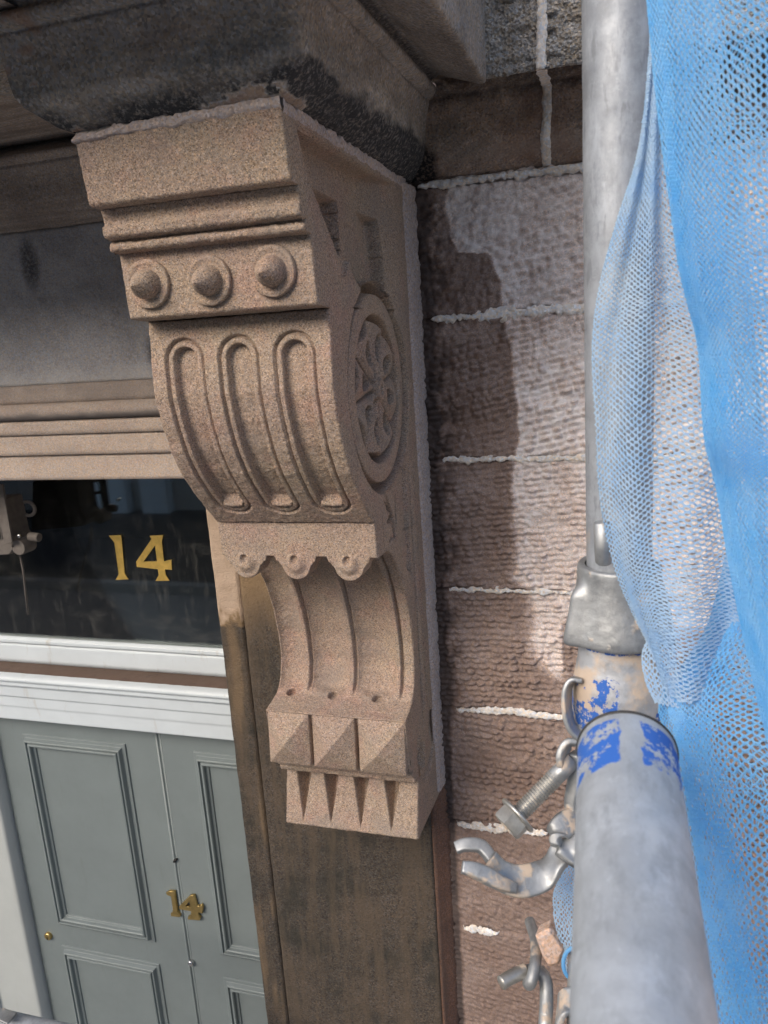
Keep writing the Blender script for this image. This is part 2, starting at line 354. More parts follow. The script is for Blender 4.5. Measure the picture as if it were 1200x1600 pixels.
def build_body():
    z = np.unique(np.r_[np.linspace(.2135, -.7975, 760), PA[:, 1]])[::-1]
    # front edge of the side for each height (profile reads downward, small reversals removed)
    zz = PA[:, 1].copy(); zz = np.minimum.accumulate(zz - 1e-7 * np.arange(len(zz))); yf = np.interp(-z, -zz, PA[:, 0]) + .0022
    nt_ = 300; tt = np.linspace(0, 1, nt_); Yb = 0.0
    Y = yf[:, None] * (1 - tt) + Yb * tt; Z = np.repeat(z[:, None], nt_, 1)
    H = carve(Y, Z) +   .0006 * (fbm(Y * 240, Z * 240, 11, 3) - .5) + .0014 * (fbm(Y * 40, Z * 40, 12, 3) - .5)
    H[:, 0] = -.0022; H[:, 1] = np.minimum(H[:, 1], -.0007); 
    P = np.stack([XR + H, Y, Z], -1)
    mb = MB(); mb.grid(P, flip=True)
    Pl = np.stack([np.full_like(Y, XL + .001), Y, Z], -1)[:, ::12]; mb.grid(Pl)
    o3 = lambda x_, d_: np.stack([np.full(len(z), x_), yf + d_, z], -1)
    a = np.stack([P[:, 0], o3(XR - .004, .002), o3(XR - .007, .04), o3(XL + .007, .04), o3(XL + .004, .002), o3(XL + .001, 0)], 1); mb.grid(a)          # closes the front
    b = np.stack([P[0, :], np.stack([np.full(nt_, XL + .001), Y[0], Z[0]], -1)], 1); mb.grid(b, flip=True)
    c = np.stack([P[-1, :], np.stack([np.full(nt_, XL + .001), Y[-1], Z[-1]], -1)], 1); mb.grid(c)
    mb.build('body', M['carved'], br)
def poly_sdf(px, pz, poly):
    """signed distance to a polygon, negative inside"""
    d = np.full(px.shape, 1e9); ins = np.zeros(px.shape, bool); n = len(poly)
    for i in range(n):
        ax, ay = poly[i]; bx, by = poly[(i + 1) % n]
        ex, ey = bx - ax, by - ay; wx, wy = px - ax, pz - ay; t_ = np.clip((wx * ex + wy * ey) / (ex * ex + ey * ey), 0, 1)
        d = np.minimum(d, np.hypot(wx - ex * t_, wy - ey * t_))
        c = ((ay > pz) != (by > pz)) & (px < (bx - ax) * (pz - ay) / (by - ay + 1e-12) + ax); ins ^= c
    return np.where(ins, -d, d)
def carve(Y, Z):
    H = np.zeros_like(Y)
    # recessed upper panel behind the raking border
    pan = [(-.446, .203), (-.427, .164), (-.381, .120), (-.353, .093), (-.343, .091), (-.316, .082), (-.275, .058), (-.20, -.07), (-.02, -.16), (-.02, .203)]
    H = -.028 * ss(.001, -.002, poly_sdf(Y, Z, pan)) * (1 - ss(-.20, -.07, Y))
    rec1 = [(-.347, .166), (-.262, .162), (-.262, .098), (-.292, .090), (-.330, .100)]
    s1 = poly_sdf(Y, Z, rec1); H = H - .020 * ss(.001, -.001, s1) * np.clip((Y + .347) / .07, .12, 1)
    rec2 = [(-.190, .160), (-.136, .154), (-.128, .070), (-.160, .020), (-.175, .075)]
    s2 = poly_sdf(Y, Z, rec2); H = H - .018 * ss(.001, -.001, s2) * np.clip((Y + .19) / .045, .15, 1)
    ra = np.hypot(Y + .300, Z - .050); H = H + .006 * ss(.0035, .001, np.abs(ra - .045)) * (Z > .068) * (Y < -.245) * (Y > -.348)
    # round rosette
    cy, cz = -.212, -.070; r = np.hypot(Y - cy, Z - cz); th = np.arctan2(Y - cy, Z - cz) - math.radians(14)
    well = -.034 * ss(.140, .137, r)
    rim = .030 * ss(.129, .123, r) * ss(.094, .099, r) - .003 * ((r - .110) / .018) ** 2 * ((r > .088) & (r < .129))
    n8 = 8; fr8 = np.mod(th * n8 / (2 * np.pi), 1) - .5; arc = np.abs(fr8) * 2 * np.pi / n8 * r      # distance along the circle from a petal gap is (half pitch - arc)
    ang = np.abs(fr8) * 2                                             # 0 mid gap, 1 on the petal axis
    petal = (.019 + .011 * np.sin(ang * np.pi / 2)) * ss(.086, .082, r - .010 * (1 - ang))
    petal = petal - .008 * ss(.0022, .0006, np.abs(fr8) * 2 * np.pi / n8 * r) - .003 * ss(.05, .02, r) * (r > .018)
    core = .034 * ss(.019, .013, r) - .012 * ss(.007, .005, r)
    D = r < .140
    H2 = well + np.maximum(np.maximum(rim, petal), core)
    for k8 in range(8):
        aa_ = (k8 + .0) * 2 * np.pi / 8 + math.radians(14); ca, sa = math.cos(aa_), math.sin(aa_); rad = (Y - cy) * sa + (Z - cz) * ca; tan_ = (Y - cy) * ca - (Z - cz) * sa
        wobble = .9 + .25 * hsh(np.array(k8), np.array(3), 7)
        H2 = H2 - .040 * ss(1.0, .8, np.hypot((rad - .056) / (.0175 * wobble), tan_ / (.0090 + .12 * np.clip(rad - .040, 0, .03))))
    base = H.copy(); H = np.where(D, H2, H)
    H = np.where(D, np.maximum(H, -.060), H)
    # leaf spray in the spandrel under the rosette
    low = ss(-.195, -.215, Z)
    for (ly, lz, a, b_, an) in [(-.215, -.228, .026, .0055, .5), (-.190, -.238, .026, .005, 1.0), (-.200, -.252, .030, .0055, .15), (-.178, -.268, .030, .006, 1.35), (-.205, -.275, .022, .005, -.2), (-.160, -.250, .03, .005, 1.7)]:
        u = (Y - ly) * math.cos(an) - (Z - lz) * math.sin(an); v_ = (Y - ly) * math.sin(an) + (Z - lz) * math.cos(an)
        H = H - .016 * ss(1.1, .4, np.hypot(u / a, v_ / b_)) * ~D
    sp = [(-.235, -.215), (-.150, -.190), (-.118, -.19), (-.118, -.36), (-.150, -.335), (-.190, -.29)]
    H = H - .007 * ss(.002, -.002, poly_sdf(Y, Z, sp)) * ~D
    # long moulding beside the wall
    k = ss(-.175, -.215, Z) * ss(-.625, -.60, Z)
    H = H - .007 * ss(.0045, .001, np.abs(Y + .101)) * k - .006 * ss(.004, .001, np.abs(Y + .073)) * k
    H = H + .002 * ss(.012, .002, np.abs(Y + .087)) * k
    # drilled eyes of the foot scroll
    for (ly, lz, a, b_) in [(-.052, -.650, .016, .030), (-.118, -.672, .015, .034)]:
        H = H - .018 * ss(1.1, .45, np.hypot((Y - ly) / a, (Z - lz) / b_))
    H = H - .006 * ss(.012, .006, np.abs(np.hypot((Y + .088) / 1, (Z + .655) / 1.1) - .052)) * (Z < -.625) * (Y < -.03)
    # returns of the foot mouldings
    k2 = ss(-.150, -.165, Y)
    H = H - .002 * ss(.0012, .0004, np.abs(Z + .672)) * k2 - .002 * ss(.0012, .0004, np.abs(Z + .652)) * k2
    return H
build_body()
cap = front('cap_block', [(-.40, .2140)] + seg(0, 3), parent=br, seed=1)
front('cap_moulding', [(-.4530, .1490)] + seg(4, 11)[:-1] + [(-.430, .1055)], parent=br, seed=2, rough=.0008)
front('stud_panel', [(-.4300, .1065), (-.4265, .036), (-.392, .0335)], parent=br, seed=3)
# studs
for (sx_, sz_) in [(-.490, .0725), (-.4155, .0700), (-.341, .0735)]:
    rs = np.array([.0265, .0265, .0255, .0225, .0195, .0165, .0158, .0150, .0135, .0108, .0070, .0030, .0004])
    hs = np.array([-.002, .0035, .0052, .0056, .0045, .0042, .0075, .0120, .0165, .0215, .0270, .0325, .0345])
    rs2 = np.interp(np.linspace(0, 12, 49), np.arange(13), rs); hs2 = np.interp(np.linspace(0, 12, 49), np.arange(13), hs)
    an = np.linspace(0, 2 * np.pi, 96, endpoint=False); A, Rr = np.meshgrid(an, rs2); Hh = np.repeat(hs2[:, None], 96, 1)
    Rr = Rr + .0008 * (fbm(np.cos(A) * 6 + sx_ * 99, np.sin(A) * 6 + Hh * 300, 5) - .5)
    Hh = Hh + .0008 * (fbm(A * 5, Rr * 400, 9) - .5) * (Hh > 0)
    c = np.array([sx_, -.4283 + (.07 - sz_) * .05, sz_])
    P = np.stack([c[0] + Rr * np.cos(A), c[1] - Hh, c[2] + Rr * np.sin(A) - Hh * .12], -1)
    MB().grid(P, closed_v=True, flip=True).build('stud', M['carved'], br)
# fluted scroll
def cap_d(X, S, xc, s0, s1):
    return np.hypot(X - xc, S - np.clip(S, s0, s1))
def scroll_disp(X, S, Z):
    D = np.zeros_like(X); L = S.max()
    for xc in (-.4775, -.4085, -.3395):
        d = cap_d(X, S, xc, .052, L - .046)
        D = D - .0062 * ss(.0262, .0248, d) + .0044 * ss(.0232, .0214, d) - .0105 * ss(.0160, .0142, d) + .0015 * ss(.014, 0, d)
        D = D + .012 * ss(.0125, .001, np.abs(S - (L - .040))) * (d < .0145)
    return D
front('scroll', [(-.385, .0330), (-.392, .0330)] + seg(14, 22), scroll_disp, parent=br, smooth=2, seed=4, r=.003)
# apron with three lobes
def apron():
    lob = [(-.487, .027, -.3165), (-.412, .025, -.3165), (-.336, .025, -.3150)]
    nx, nz = 240, 76; x = np.linspace(XL, XR, nx); zb = np.full(nx, -.2835)
    for (c, hw, zt) in lob:
        rr = .0205; k = np.abs(x - c) < rr; zb[k] = np.minimum(zb[k], -.2960 - np.sqrt(rr ** 2 - (x[k] - c) ** 2))
        k = (np.abs(x - c) < hw + .004); zb[k] = np.minimum(zb[k], -.2915); k = (np.abs(x - c) < hw - .001); zb[k] = np.minimum(zb[k], -.2965)
    zb = np.convolve(np.pad(zb, 2, 'edge'), np.ones(3) / 3, 'same')[2:-2]
    tt = np.linspace(0, 1, nz); X = np.repeat(x[None], nz, 0); Z = -.2345 + (zb[None] + .2345) * tt[:, None]
    D = .0009 * (fbm(X * 220, Z * 220, 3, 3) - .5) + .0012 * (fbm(X * 50, Z * 50, 4, 3) - .5)
    for (c, hw, zt) in lob:
        q = np.hypot(X - c, Z + .2930); D = D + .005 * ss(.017, .006, q) * (Z < -.281) - .009 * ss(.0075, .002, np.hypot(X - c + .001, Z + .2870))
    e = np.minimum(np.minimum(X - XL, XR - X), Z - zb[None]); D = D - .0022 * (1 - np.sqrt(np.clip(1 - (1 - np.clip(e / .0022, 0, 1)) ** 2, 0, 1)))
    P = np.stack([X, -.2850 + .002 * tt[:, None] - D, Z], -1)
    full = np.zeros((nz + 2, nx + 2, 3)); full[1:-1, 1:-1] = P; B = [0, .034, 0]
    full[1:-1, 0] = P[:, 0] + [.001, .03, 0]; full[1:-1, -1] = P[:, -1] + [-.001, .004, 0]; full[0, 1:-1] = P[0] + [0, .02, 0]; full[-1, 1:-1] = P[-1] + B
    full[0, 0] = full[0, 1]; full[0, -1] = full[0, -2]; full[-1, 0] = full[-1, 1]; full[-1, -1] = full[-1, -2]
    mb = MB().grid(full)
    # back of the plate
    Bk = np.stack([X, np.full_like(X, -.249), np.maximum(Z, zb[None])], -1); mb.grid(Bk, flip=True)
    mb.build('lobed_apron', M['carved'], br)
apron()
# hollow neck with three reeds
def neck_disp(X, S, Z):
    D = np.zeros_like(X); L = S.max(); fade = ss(L - .030, L - .050, S); top = ss(0, .03, S)
    for a_, b_ in ((-.521, -.4765), (-.4655, -.4005), (-.3895, -.3235)):
        c_, h_ = (a_ + b_) / 2, (b_ - a_) / 2; q = np.clip(1 - np.abs((X - c_) / h_) ** 2.4, 0, 1)
        D = D - .0125 * q ** .75 * (h_ / .033) ** .5 * fade * top
        D = D + (.0042 * ss(.0046, .0030, np.abs(X - b_ - .0035)) - .0052 * ss(.0026, .0008, np.abs(X - b_ - .0095))) * fade * top
    for xc in (-.497, -.426, -.352):
        D = D - .0130 * ss(.0088, .004, np.hypot(X - xc, S - (L - .031)))
    return D
front('reeded_neck', [(-.250, -.2855)] + seg(25, 34), neck_disp, parent=br, smooth=2, seed=6, r=.003)
# pyramid course
front('pyramid_course', [(-.180, -.558)] + seg(34, 36), lambda X, S, Z: -.0100 * ss(-.5615, -.5625, Z) + 0 * X, parent=br, seed=7)
for i, (a, b_) in enumerate([(-.5205, -.4515), (-.4455, -.3765), (-.3705, -.2975)]):
    n = 70; u = np.linspace(-1, 1, n); U, V = np.meshgrid(u, u); h = .024 * (1 - np.maximum(np.abs(U), np.abs(V))) + .0012 * (fbm(U * 7 + i * 5, V * 7, 31) - .5) + .0008 * (fbm(U * 20, V * 20 + i, 8) - .5)
    h = np.minimum(h, .0232); Xp = (a + b_) / 2 + U * (b_ - a) / 2; Zp = -.6055 - V * .0425; Yp = -.2015 - (.6055 + Zp) * -.09 - h - .0045 
    P = np.stack([Xp, Yp, Zp], -1); full = np.zeros((n + 2, n + 2, 3)); full[1:-1, 1:-1] = P
    K = np.array([0, .02, 0]); full[1:-1, 0] = P[:, 0] + K; full[1:-1, -1] = P[:, -1] + K; full[0, 1:-1] = P[0] + K; full[-1, 1:-1] = P[-1] + K
    for p_, q_ in ((0, 0), (0, -1), (-1, 0), (-1, -1)): full[p_, q_] = full[p_, q_ + (1 if q_ == 0 else -1)]
    MB().grid(full).build('pyramid', M['carved'], br)
front('foot_moulding', [(-.1985, -.6475)] + seg(37, 40) + [(-.156, -.6895)], parent=br, seed=8, rough=.0008, x1=XR + .0015)
def foot_disp(X, S, Z):
    D = np.zeros_like(X)
    for xc in (-.491, -.4425, -.391, -.339):
        wd = .0125 * np.clip((Z + .776) / .075, 0, 1) + 1e-5
        D = D - .034 * np.clip(1.25 - 1.25 * np.abs(X - xc) / wd, 0, 1) ** .6 * np.clip((Z + .776) / .075, 0, 1) ** .7
    return D
front('foot_block', [(-.150, -.6895), (-.1555, -.705), (-.176, -.783), (-.150, -.7860), (-.10, -.790)], foot_disp, parent=br, seed=9, r=.003)
# mortar bedding round the bracket
def ribbon(P0, P1, rough, seed, width_noise=.3):
    pass
def mortar_bed(name, path, wdir, width, ndir, thick, parent, mat='mortar_pink', seed=0, nz=10, wn=.35):
    """ragged fillet of mortar laid along a path: wdir across, ndir outward"""
    p, s = resample(path, .003, 0); n = len(s); wdir = np.array(wdir, float); ndir = np.array(ndir, float)
    width = np.interp(s, np.linspace(0, s[-1], len(np.atleast_1d(width))), np.atleast_1d(width))
    e0 = width * (1 + wn * 2 * (fbm(s * 90, s * 0 + seed, seed, 4) - .5)); e1 = .004 * (fbm(s * 70, s * 0 + 7, seed + 2, 4) - .5)
    t_ = np.linspace(0, 1, nz); W = e1[:, None] * (1 - t_) + e0[:, None] * t_
    Hh = thick * (1 - np.abs(2 * t_ - 1) ** 6)[None] * (.6 + .8 * fbm(s[:, None] * 160, t_[None] * 6 + seed, seed + 4, 3)) - .002
    P = p[:, None, :] + W[..., None] * wdir + Hh[..., None] * ndir
    return MB().grid(P).grid(P - ndir * .0015, flip=True).build(name, M[mat], parent)
mortar_bed('mortar', [(XR + .0005, -.050, .214), (XR + .0005, -.045, -.2), (XR + .0005, -.034, -.79)], (.16, 1, 0), [.054, .050, .040], (.8, -.3, 0), .0050, br, seed=3, wn=.18, nz=16)
mortar_bed('mortar', [(XR - .003, -.478, .2060), (XR - .003, -.03, .2055)], (.1, 0, 1), [.017, .018], (1, 0, 0), .0055, br, seed=5)
mortar_bed('mortar', [(XL - .001, -.479, .209), (XR - .0, -.479, .2105)], (0, .12, 1), [.008, .022], (0, -1, 0), .006, br, seed=8, wn=.6)

# ------------------------------------------------------------------ cornice
# profile: (outward offset, height)
CP = [(.000, .2200), (.008, .2235), (.016, .232), (.028, .243), (.034, .255), (.036, .270), (.037, .285), (.040, .300), (.045, .313), (.047, .316), (.044, .3185), (.047, .321), (.053, .3215), (.0585, .3255), (.060, .331),
      (.057, .3365), (.051, .338), (.052, .344), (.066, .346), (.078, .338), (.100, .326), (.120, .315), (.130, .3085), (.140, .306), (.141, .309), (.142, .40), (.142, .62)]
def sweep_seg(corners, dirs, prof, name, mat, parent, stainf, step=.004, cap_ends=(False, False), rough=.0012, seed=0):
    """profile swept from corner A to corner B; each end is mitred along its given direction"""
    A, B = np.array(corners[0]), np.array(corners[1]); mA, mB = np.array(dirs[0]), np.array(dirs[1])
    p, s = resample(prof, .0035, 1); n = max(2, int(np.linalg.norm(B - A) / step)); t_ = np.linspace(0, 1, n)
    o = p[:, 0]; z = p[:, 1]
    PA_ = A[None] + o[:, None] * mA[None]; PB = B[None] + o[:, None] * mB[None]
    XY = PA_[None] * (1 - t_)[:, None, None] + PB[None] * t_[:, None, None]
    P = np.concatenate([XY, np.repeat(z[None, :, None], n, 0)], -1)
    d = (B - A) / np.linalg.norm(B - A); out = np.array([d[1], -d[0], 0]) if False else None
    q = P[..., 0] * 1.0 + P[..., 1] * 1.0
    disp = rough * 3 * (fbm(q * 60, P[..., 2] * 60 + s[None] * 60, seed, 5) - .5)
    nn = (mA + mB) / 2; nn = nn / (np.linalg.norm(nn) + 1e-9); k = np.minimum(1, np.minimum(t_, 1 - t_) * n * .2)[:, None]
    P[..., 0] += nn[0] * disp * k; P[..., 1] += nn[1] * disp * k; P[..., 2] -= disp * .5 * k
    a = stainf(P, s) if stainf else 0.
    if parent.name == 'door_cornice': P[..., 2] = .22 + (P[..., 2] - .22) * (1 - .20 * np.clip(-P[..., 1] / .52, 0, 1.1))
    mb = MB().grid(P, a)
    for e, i in zip(cap_ends, (0, -1)):
        if e:
            c = np.stack([P[i], np.stack([np.full(len(o), (A if i == 0 else B)[0]) + 0 * o + e[0], np.full(len(o), (A if i == 0 else B)[1]) + e[1], z], -1)], 1); mb.grid(c, a[i][:, None].repeat(2, 1) if not np.isscalar(a) else 0.)
    return mb.build(name, M[mat], parent)
cor = thing('door_cornice', 'soot blackened stone cornice wrapping over the top of the carved bracket', 'cornice', (-.41, 0, .22))
YF = -.479
def soot_front(P, s):
    x, z = P[..., 0], P[..., 2]
    a = .95 * ss(.250, .225, z + .016 * (fbm(x * 30, z * 30, 2) - .5)) * (.55 + .45 * ss(.3, .6, fbm(x * 14, z * 20, 71, 4))) + .6 * ss(.35, .65, fbm(x * 7, z * 18, 33, 3)) * ss(.295, .25, z)
    org = ss(.226, .220, z + .014 * (fbm(x * 60, z * 60, 5) - .5)) * ss(-.40, -.33, x) + ss(.5, .6, fbm(x * 80, z * 80, 15)) * ss(-.36, -.33, x) * ss(.236, .226, z)
    org = np.maximum(org, ss(-.505, -.515, x) * ss(.60, .66, fbm(x * 30, z * 60, 25)))
    red = .35 * ss(.45, .7, fbm(x * 8, z * 25, 44, 3)) * ss(.245, .26, z) * ss(.32, .28, z)
    return np.clip(np.where(org > .3, org * .8, red - a), -1, 1)
def soot_side(P, s):
    y, z = P[..., 1], P[..., 2]
    b = ss(.262, .243, z + .030 * (fbm(y * 34, z * 60, 6, 5) - .5) - .014 * ss(-.42, -.1, y))
    b = np.maximum(b, .85 * ss(.338, .344, z) * ss(.072, .058, P[..., 0] - XR) * .9)
    b = np.maximum(b, .3 * ss(.5, .8, fbm(y * 10, z * 20, 62)))
    org = .8 * ss(.2262, .2225, z) * ss(-.42, -.45, y)
    org = np.maximum(org, .7 * ss(.300, .33, z) * ss(.38, .55, fbm(y * 12 + 4, P[..., 0] * 30, 22)) * ss(-.16, -.05, y))
    return np.clip(np.where(org > .25, org * .7, -b), -1, 1)
CPF = [(o * 1.0, z - .012 * ss(.02, .06, o)) for o, z in CP]
sweep_seg(((XL - .002, YF), (XR, YF)), ((-1, -1), (0, -1)), CP, 'front_moulding', 'cornice', cor, soot_front, seed=1, rough=.002)
def worn_corner():
    p, s = resample(CP, .0035, 1); th = np.linspace(-np.pi / 2, 0, 26)[:, None]; o = p[:, 0][None]; k = 1 + .16 * np.sin(2 * (th + np.pi / 2)) ** 2
    P = np.stack([XR + o * k * np.cos(th), YF + o * k * np.sin(th), np.repeat(p[:, 1][None], 26, 0)], -1)
    w_ = ss(-np.pi / 2, 0, th); a = soot_front(P, s) * (1 - w_) + soot_side(P, s) * w_
    P[..., 2] = .22 + (P[..., 2] - .22) * (1 - .20 * np.clip(-P[..., 1] / .52, 0, 1.1))
    MB().grid(P, a).build('worn_corner', M['cornice'], cor)
worn_corner()
sweep_seg(((XR, YF), (XR, 0)), ((1, 0), (1, -1)), CP, 'side_moulding', 'cornice', cor, soot_side, seed=2, rough=.002)
sweep_seg(((XL - .002, 0), (XL - .002, YF)), ((-1, -1), (-1, -1)), CP, 'side_moulding', 'cornice', cor, soot_side, seed=3, rough=.002)
def soot_wall(P, s):
    x, y, z = P[..., 0], P[..., 1], P[..., 2]
    k = ss(-.235, -.262, x + .03 * (fbm(x * 30, z * 30, 4) - .5)) * ss(.27, .25, z)
    h = ss(.300, .312, z) * ss(.34, .33, z) * .5
    g = .5 * ss(.262, .245, z) * ss(.232, .24, z)
    return np.clip(g * (k < .1) - np.maximum(k, h * .8) - .2 * ss(.55, .7, fbm(x * 20, z * 60, 14)), -1, 1)
i_cor = 23
bc = thing('band_course', 'weathered brown stone moulding running along the wall right of the bracket', 'moulding', (0, 0, .22))
sweep_seg(((XR, 0), (.9, 0)), ((1, -1), (0, -1)), CP[:20], 'moulding', 'bandcourse', bc, soot_wall, seed=5, rough=.0025)
sweep_seg(((XR, 0), (.9, 0)), ((1, -1), (0, -1)), CP[19:], 'rough_fascia', 'fascia', bc, None, seed=6, rough=.006)
def soot_left(P, s):
    x, z = P[..., 0], P[..., 2]; return np.clip(.3 - .45 * ss(.4, .7, fbm(x * 4, z * 40, 41, 3)), -1, 1)
sweep_seg(((-2.2, 0), (XL - .002, 0)), ((0, -1), (0, -1)), CP[:22] + [(.054, .345), (.075, .3455), (.085, .338), (.30, .340), (.58, .340)], 'hood_soffit', 'hood', cor, soot_left, step=.008, seed=7, rough=.0009)
# block that carries the cornice above the bracket
mb = MB(); mb.box(((XL + XR) / 2, YF / 2 - .001, .422), (XR - XL - .004, -YF - .004, .41)); mb.build('core_block', M['cornice'], cor, smooth=False)
# upright mortar joint through the band course
pj, sj = resample([(-.0 - o, z) for o, z in CP[:1] + CP[1:9] + CP[22:]], .003, 0)
n = len(sj); wv = .0065 + .003 * (fbm(sj * 80, sj * 0, 3) - .5); t_ = np.linspace(-1, 1, 7)
JX = -.083 - .008 * ss(.4, .2, pj[:, 1]) + .003 * (fbm(sj * 50, sj * 0 + 3, 8) - .5)
P = np.stack([JX[:, None] + wv[:, None] * t_ + .002 * (fbm(sj[:, None] * 200, t_[None] * 2, 6) - .5), np.repeat(pj[:, :1], 7, 1) - .004 * (1 - t_[None] ** 4) - .004 * (fbm(sj[:, None] * 150, t_[None] * 3, 9) - .3), np.repeat(pj[:, 1:], 7, 1)], -1)
MB().grid(P).build('mortar_joint', M['mortar_white'], bc)

# ------------------------------------------------------------------ stone wall right of the bracket
wall = thing('stone_wall', 'tooled pink and brown sandstone wall with white mortar joints and a darker area beside the bracket', 'wall', (0, 0, -2.7))
CZ = [.212, .020, -.202, -.421, -.641, -.868, -1.09, -1.31, -1.53]
def build_wall():
    x = np.arange(-.300, .56, .0019); z = np.arange(.224, -1.53, -.0019); X, Z = np.meshgrid(x, z)
    H = np.zeros_like(X)
    ci = np.searchsorted(-np.array(CZ), -Z) ; rows = ci
    # pecked tooling: rows of short scallops, their tilt changing from course to course
    tilt = np.choose(np.clip(rows, 0, 8), [-.18, -.20, -.22, -.10, -.02, .06, .34, .16, .12])
    pitch = np.choose(np.clip(rows, 0, 8), [.0125, .0125, .0105, .0098, .0105, .0125, .0130, .0110, .0125])
    Zs = Z + tilt * X
    ph = Zs / pitch + .8 * (fbm(X * 17 + rows * 9, Zs * 30, 3, 3) - .5) + .25 * (fbm(X * 70, Zs * 60, 5, 2) - .5) + rows * .37
    cw = X / .019 + 1.4 * (fbm(X * 30, Zs * 22, 25, 2) - .5); cl = np.floor(cw).astype(np.int64); fc = cw - cl; fc = ss(.3, .7, fc)
    ph = ph + .14 * (hsh(cl, rows, 41) * (1 - fc) + hsh(cl + 1, rows, 41) * fc)
    k_ = np.floor(ph).astype(np.int64); fr_ = ph - k_
    u = X / .0155 + hsh(k_, k_ * 0 + rows * 7, 5) * 9 + 1.1 * (fbm(X * 50, Zs * 50, 9, 2) - .5); ku = np.floor(u).astype(np.int64); fu = u - ku
    rnd = hsh(ku, k_, 12); rnd2 = hsh(ku, k_, 19)
    tri = np.clip(np.minimum(fr_ / .72, (1 - fr_) / .28), 0, 1)
    cell = .04 + .96 * np.sin(np.pi * np.clip(fu, 0, 1)) ** .9
    top = rows <= 1
    amp = (.35 + .9 * rnd) * cell * (.5 + .9 * ss(.25, .6, fbm(X * 20, Z * 26, 44, 3)))
    rag = fbm(X * 90, Zs * 200, 21, 4)
    H += np.where(top, .0046, .0078) * tri * amp + .0062 * (rag - .5) + .010 * (fbm(X * 24, Zs * 40, 13, 4) - .5)
    H += np.where(top, .008, 0) * (fbm(X * 75, Z * 110 - X * 25, 61, 3) - .5)
    ridge = np.clip(1 - tri * amp * 1.3, 0, 1) * (.5 + .5 * rnd2)
    lo = rows >= 6; H = np.where(lo, H * .30 + .004 * (fbm(X * 140, Z * 140, 201, 3) - .5), H + .003 * (fbm(X * 150, Z * 150, 202, 2) - .5))
    for c in CZ:
        dz = np.abs(Z - c - .004 * (fbm(X * 8, X * 0 + c * 7, 5) - .5)); H = H - .006 * ss(.005, .0015, dz)
    # darker area beside the bracket, widening across the low courses
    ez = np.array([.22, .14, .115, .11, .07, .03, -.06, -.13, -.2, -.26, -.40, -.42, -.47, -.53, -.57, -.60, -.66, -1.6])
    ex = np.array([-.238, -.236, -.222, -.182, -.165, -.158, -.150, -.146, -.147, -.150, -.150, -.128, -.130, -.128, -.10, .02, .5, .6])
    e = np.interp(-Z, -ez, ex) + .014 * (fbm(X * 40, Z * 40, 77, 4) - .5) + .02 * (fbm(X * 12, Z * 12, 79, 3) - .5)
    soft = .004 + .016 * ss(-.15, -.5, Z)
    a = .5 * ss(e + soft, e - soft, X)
    # right hand darker area low down
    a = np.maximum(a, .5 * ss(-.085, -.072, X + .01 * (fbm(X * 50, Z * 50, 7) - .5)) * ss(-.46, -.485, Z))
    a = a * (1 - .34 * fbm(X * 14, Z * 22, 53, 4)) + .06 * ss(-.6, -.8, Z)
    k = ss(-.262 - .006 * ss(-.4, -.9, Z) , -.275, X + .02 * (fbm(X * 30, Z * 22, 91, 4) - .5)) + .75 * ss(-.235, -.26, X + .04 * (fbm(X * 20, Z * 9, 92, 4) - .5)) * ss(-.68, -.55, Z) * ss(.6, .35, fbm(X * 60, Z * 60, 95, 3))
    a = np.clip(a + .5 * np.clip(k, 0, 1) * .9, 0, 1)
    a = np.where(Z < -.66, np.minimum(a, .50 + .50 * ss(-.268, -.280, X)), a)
    salt_and_light = ss(.05, -.12, Z) * ss(-.60, -.50, Z) * (.45 + .55 * ss(.35, .6, fbm(X * 14, Z * 12, 87, 4))) + .35 * (rows <= 2) + .45 * (rows <= 1)  # salt whitening; upper-course terms paint in the light lost to cornice shade
    salt_and_light = salt_and_light * (.25 + .75 * ridge) * (.4 + 1.0 * rag) * ss(.22, .02, a)
    a = np.where(salt_and_light > 0, a - .95 * salt_and_light, a)
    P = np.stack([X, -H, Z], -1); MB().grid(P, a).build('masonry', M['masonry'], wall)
    # rough fillers: rest of the wall to either side and below
    mb = MB(); mb.box((2.28, .06, -1.2), (3.44, .12, 2.9)); mb.box((.13, .07, -2.1), (.86, .12, 1.2)); mb.box((.3, .065, .5), (7, .09, .5)); mb.build('masonry', M['masonry'], wall, smooth=False)
build_wall()
def joint(z, x0, x1, wdt, gaps, seed, raise_=.004, mat='mortar_white'):
    x = np.arange(x0, x1, .0018); t_ = np.linspace(-1, 1, 9)
    wj = wdt * (.25 + 1.1 * fbm(x * 45, x * 0 + seed, seed, 5) + .9 * (fbm(x * 230, x * 0 + seed, seed + 31, 3) - .45)); wj = wj * ss(.0, .25, fbm(x * 26, x * 0 + 4, seed + 9, 3) - gaps)
    wj = wj * ss(0, .02, x - x0) * ss(0, .03, x1 - x)
    cz = z + .007 * (fbm(x * 12, x * 0, seed + 1, 3) - .5); off = .005 * (fbm(x * 130, x * 0 + 2, seed + 2, 3) - .5)
    Z = cz[:, None] + off[:, None] + wj[:, None] * t_; X = x[:, None] + 0 * Z
    Y = -.0025 - raise_ * (1 - t_[None] ** 4) * (.5 + fbm(X * 150, Z * 150, seed + 6, 3)) * ss(0, .002, wj)[:, None] + .008 * ss(.002, .0003, wj)[:, None]
    Z = np.clip(Z, -2, .219)
    MB().grid(np.stack([X, Y, Z], -1), flip=True).build('mortar_joint', M[mat], wall)
joint(.2145, -.287, .5, .0070, -.3, 3, .006, 'mortar_white')
joint(.020, -.277, .5, .0088, -.3, 5)
joint(-.202, -.272, .5, .0062, -.2, 7)
joint(-.421, -.270, .5, .0050, -.1, 11)
joint(-.641, -.268, -.03, .0066, .02, 14)
joint(-.868, -.274, -.10, .0090, -.1, 15)
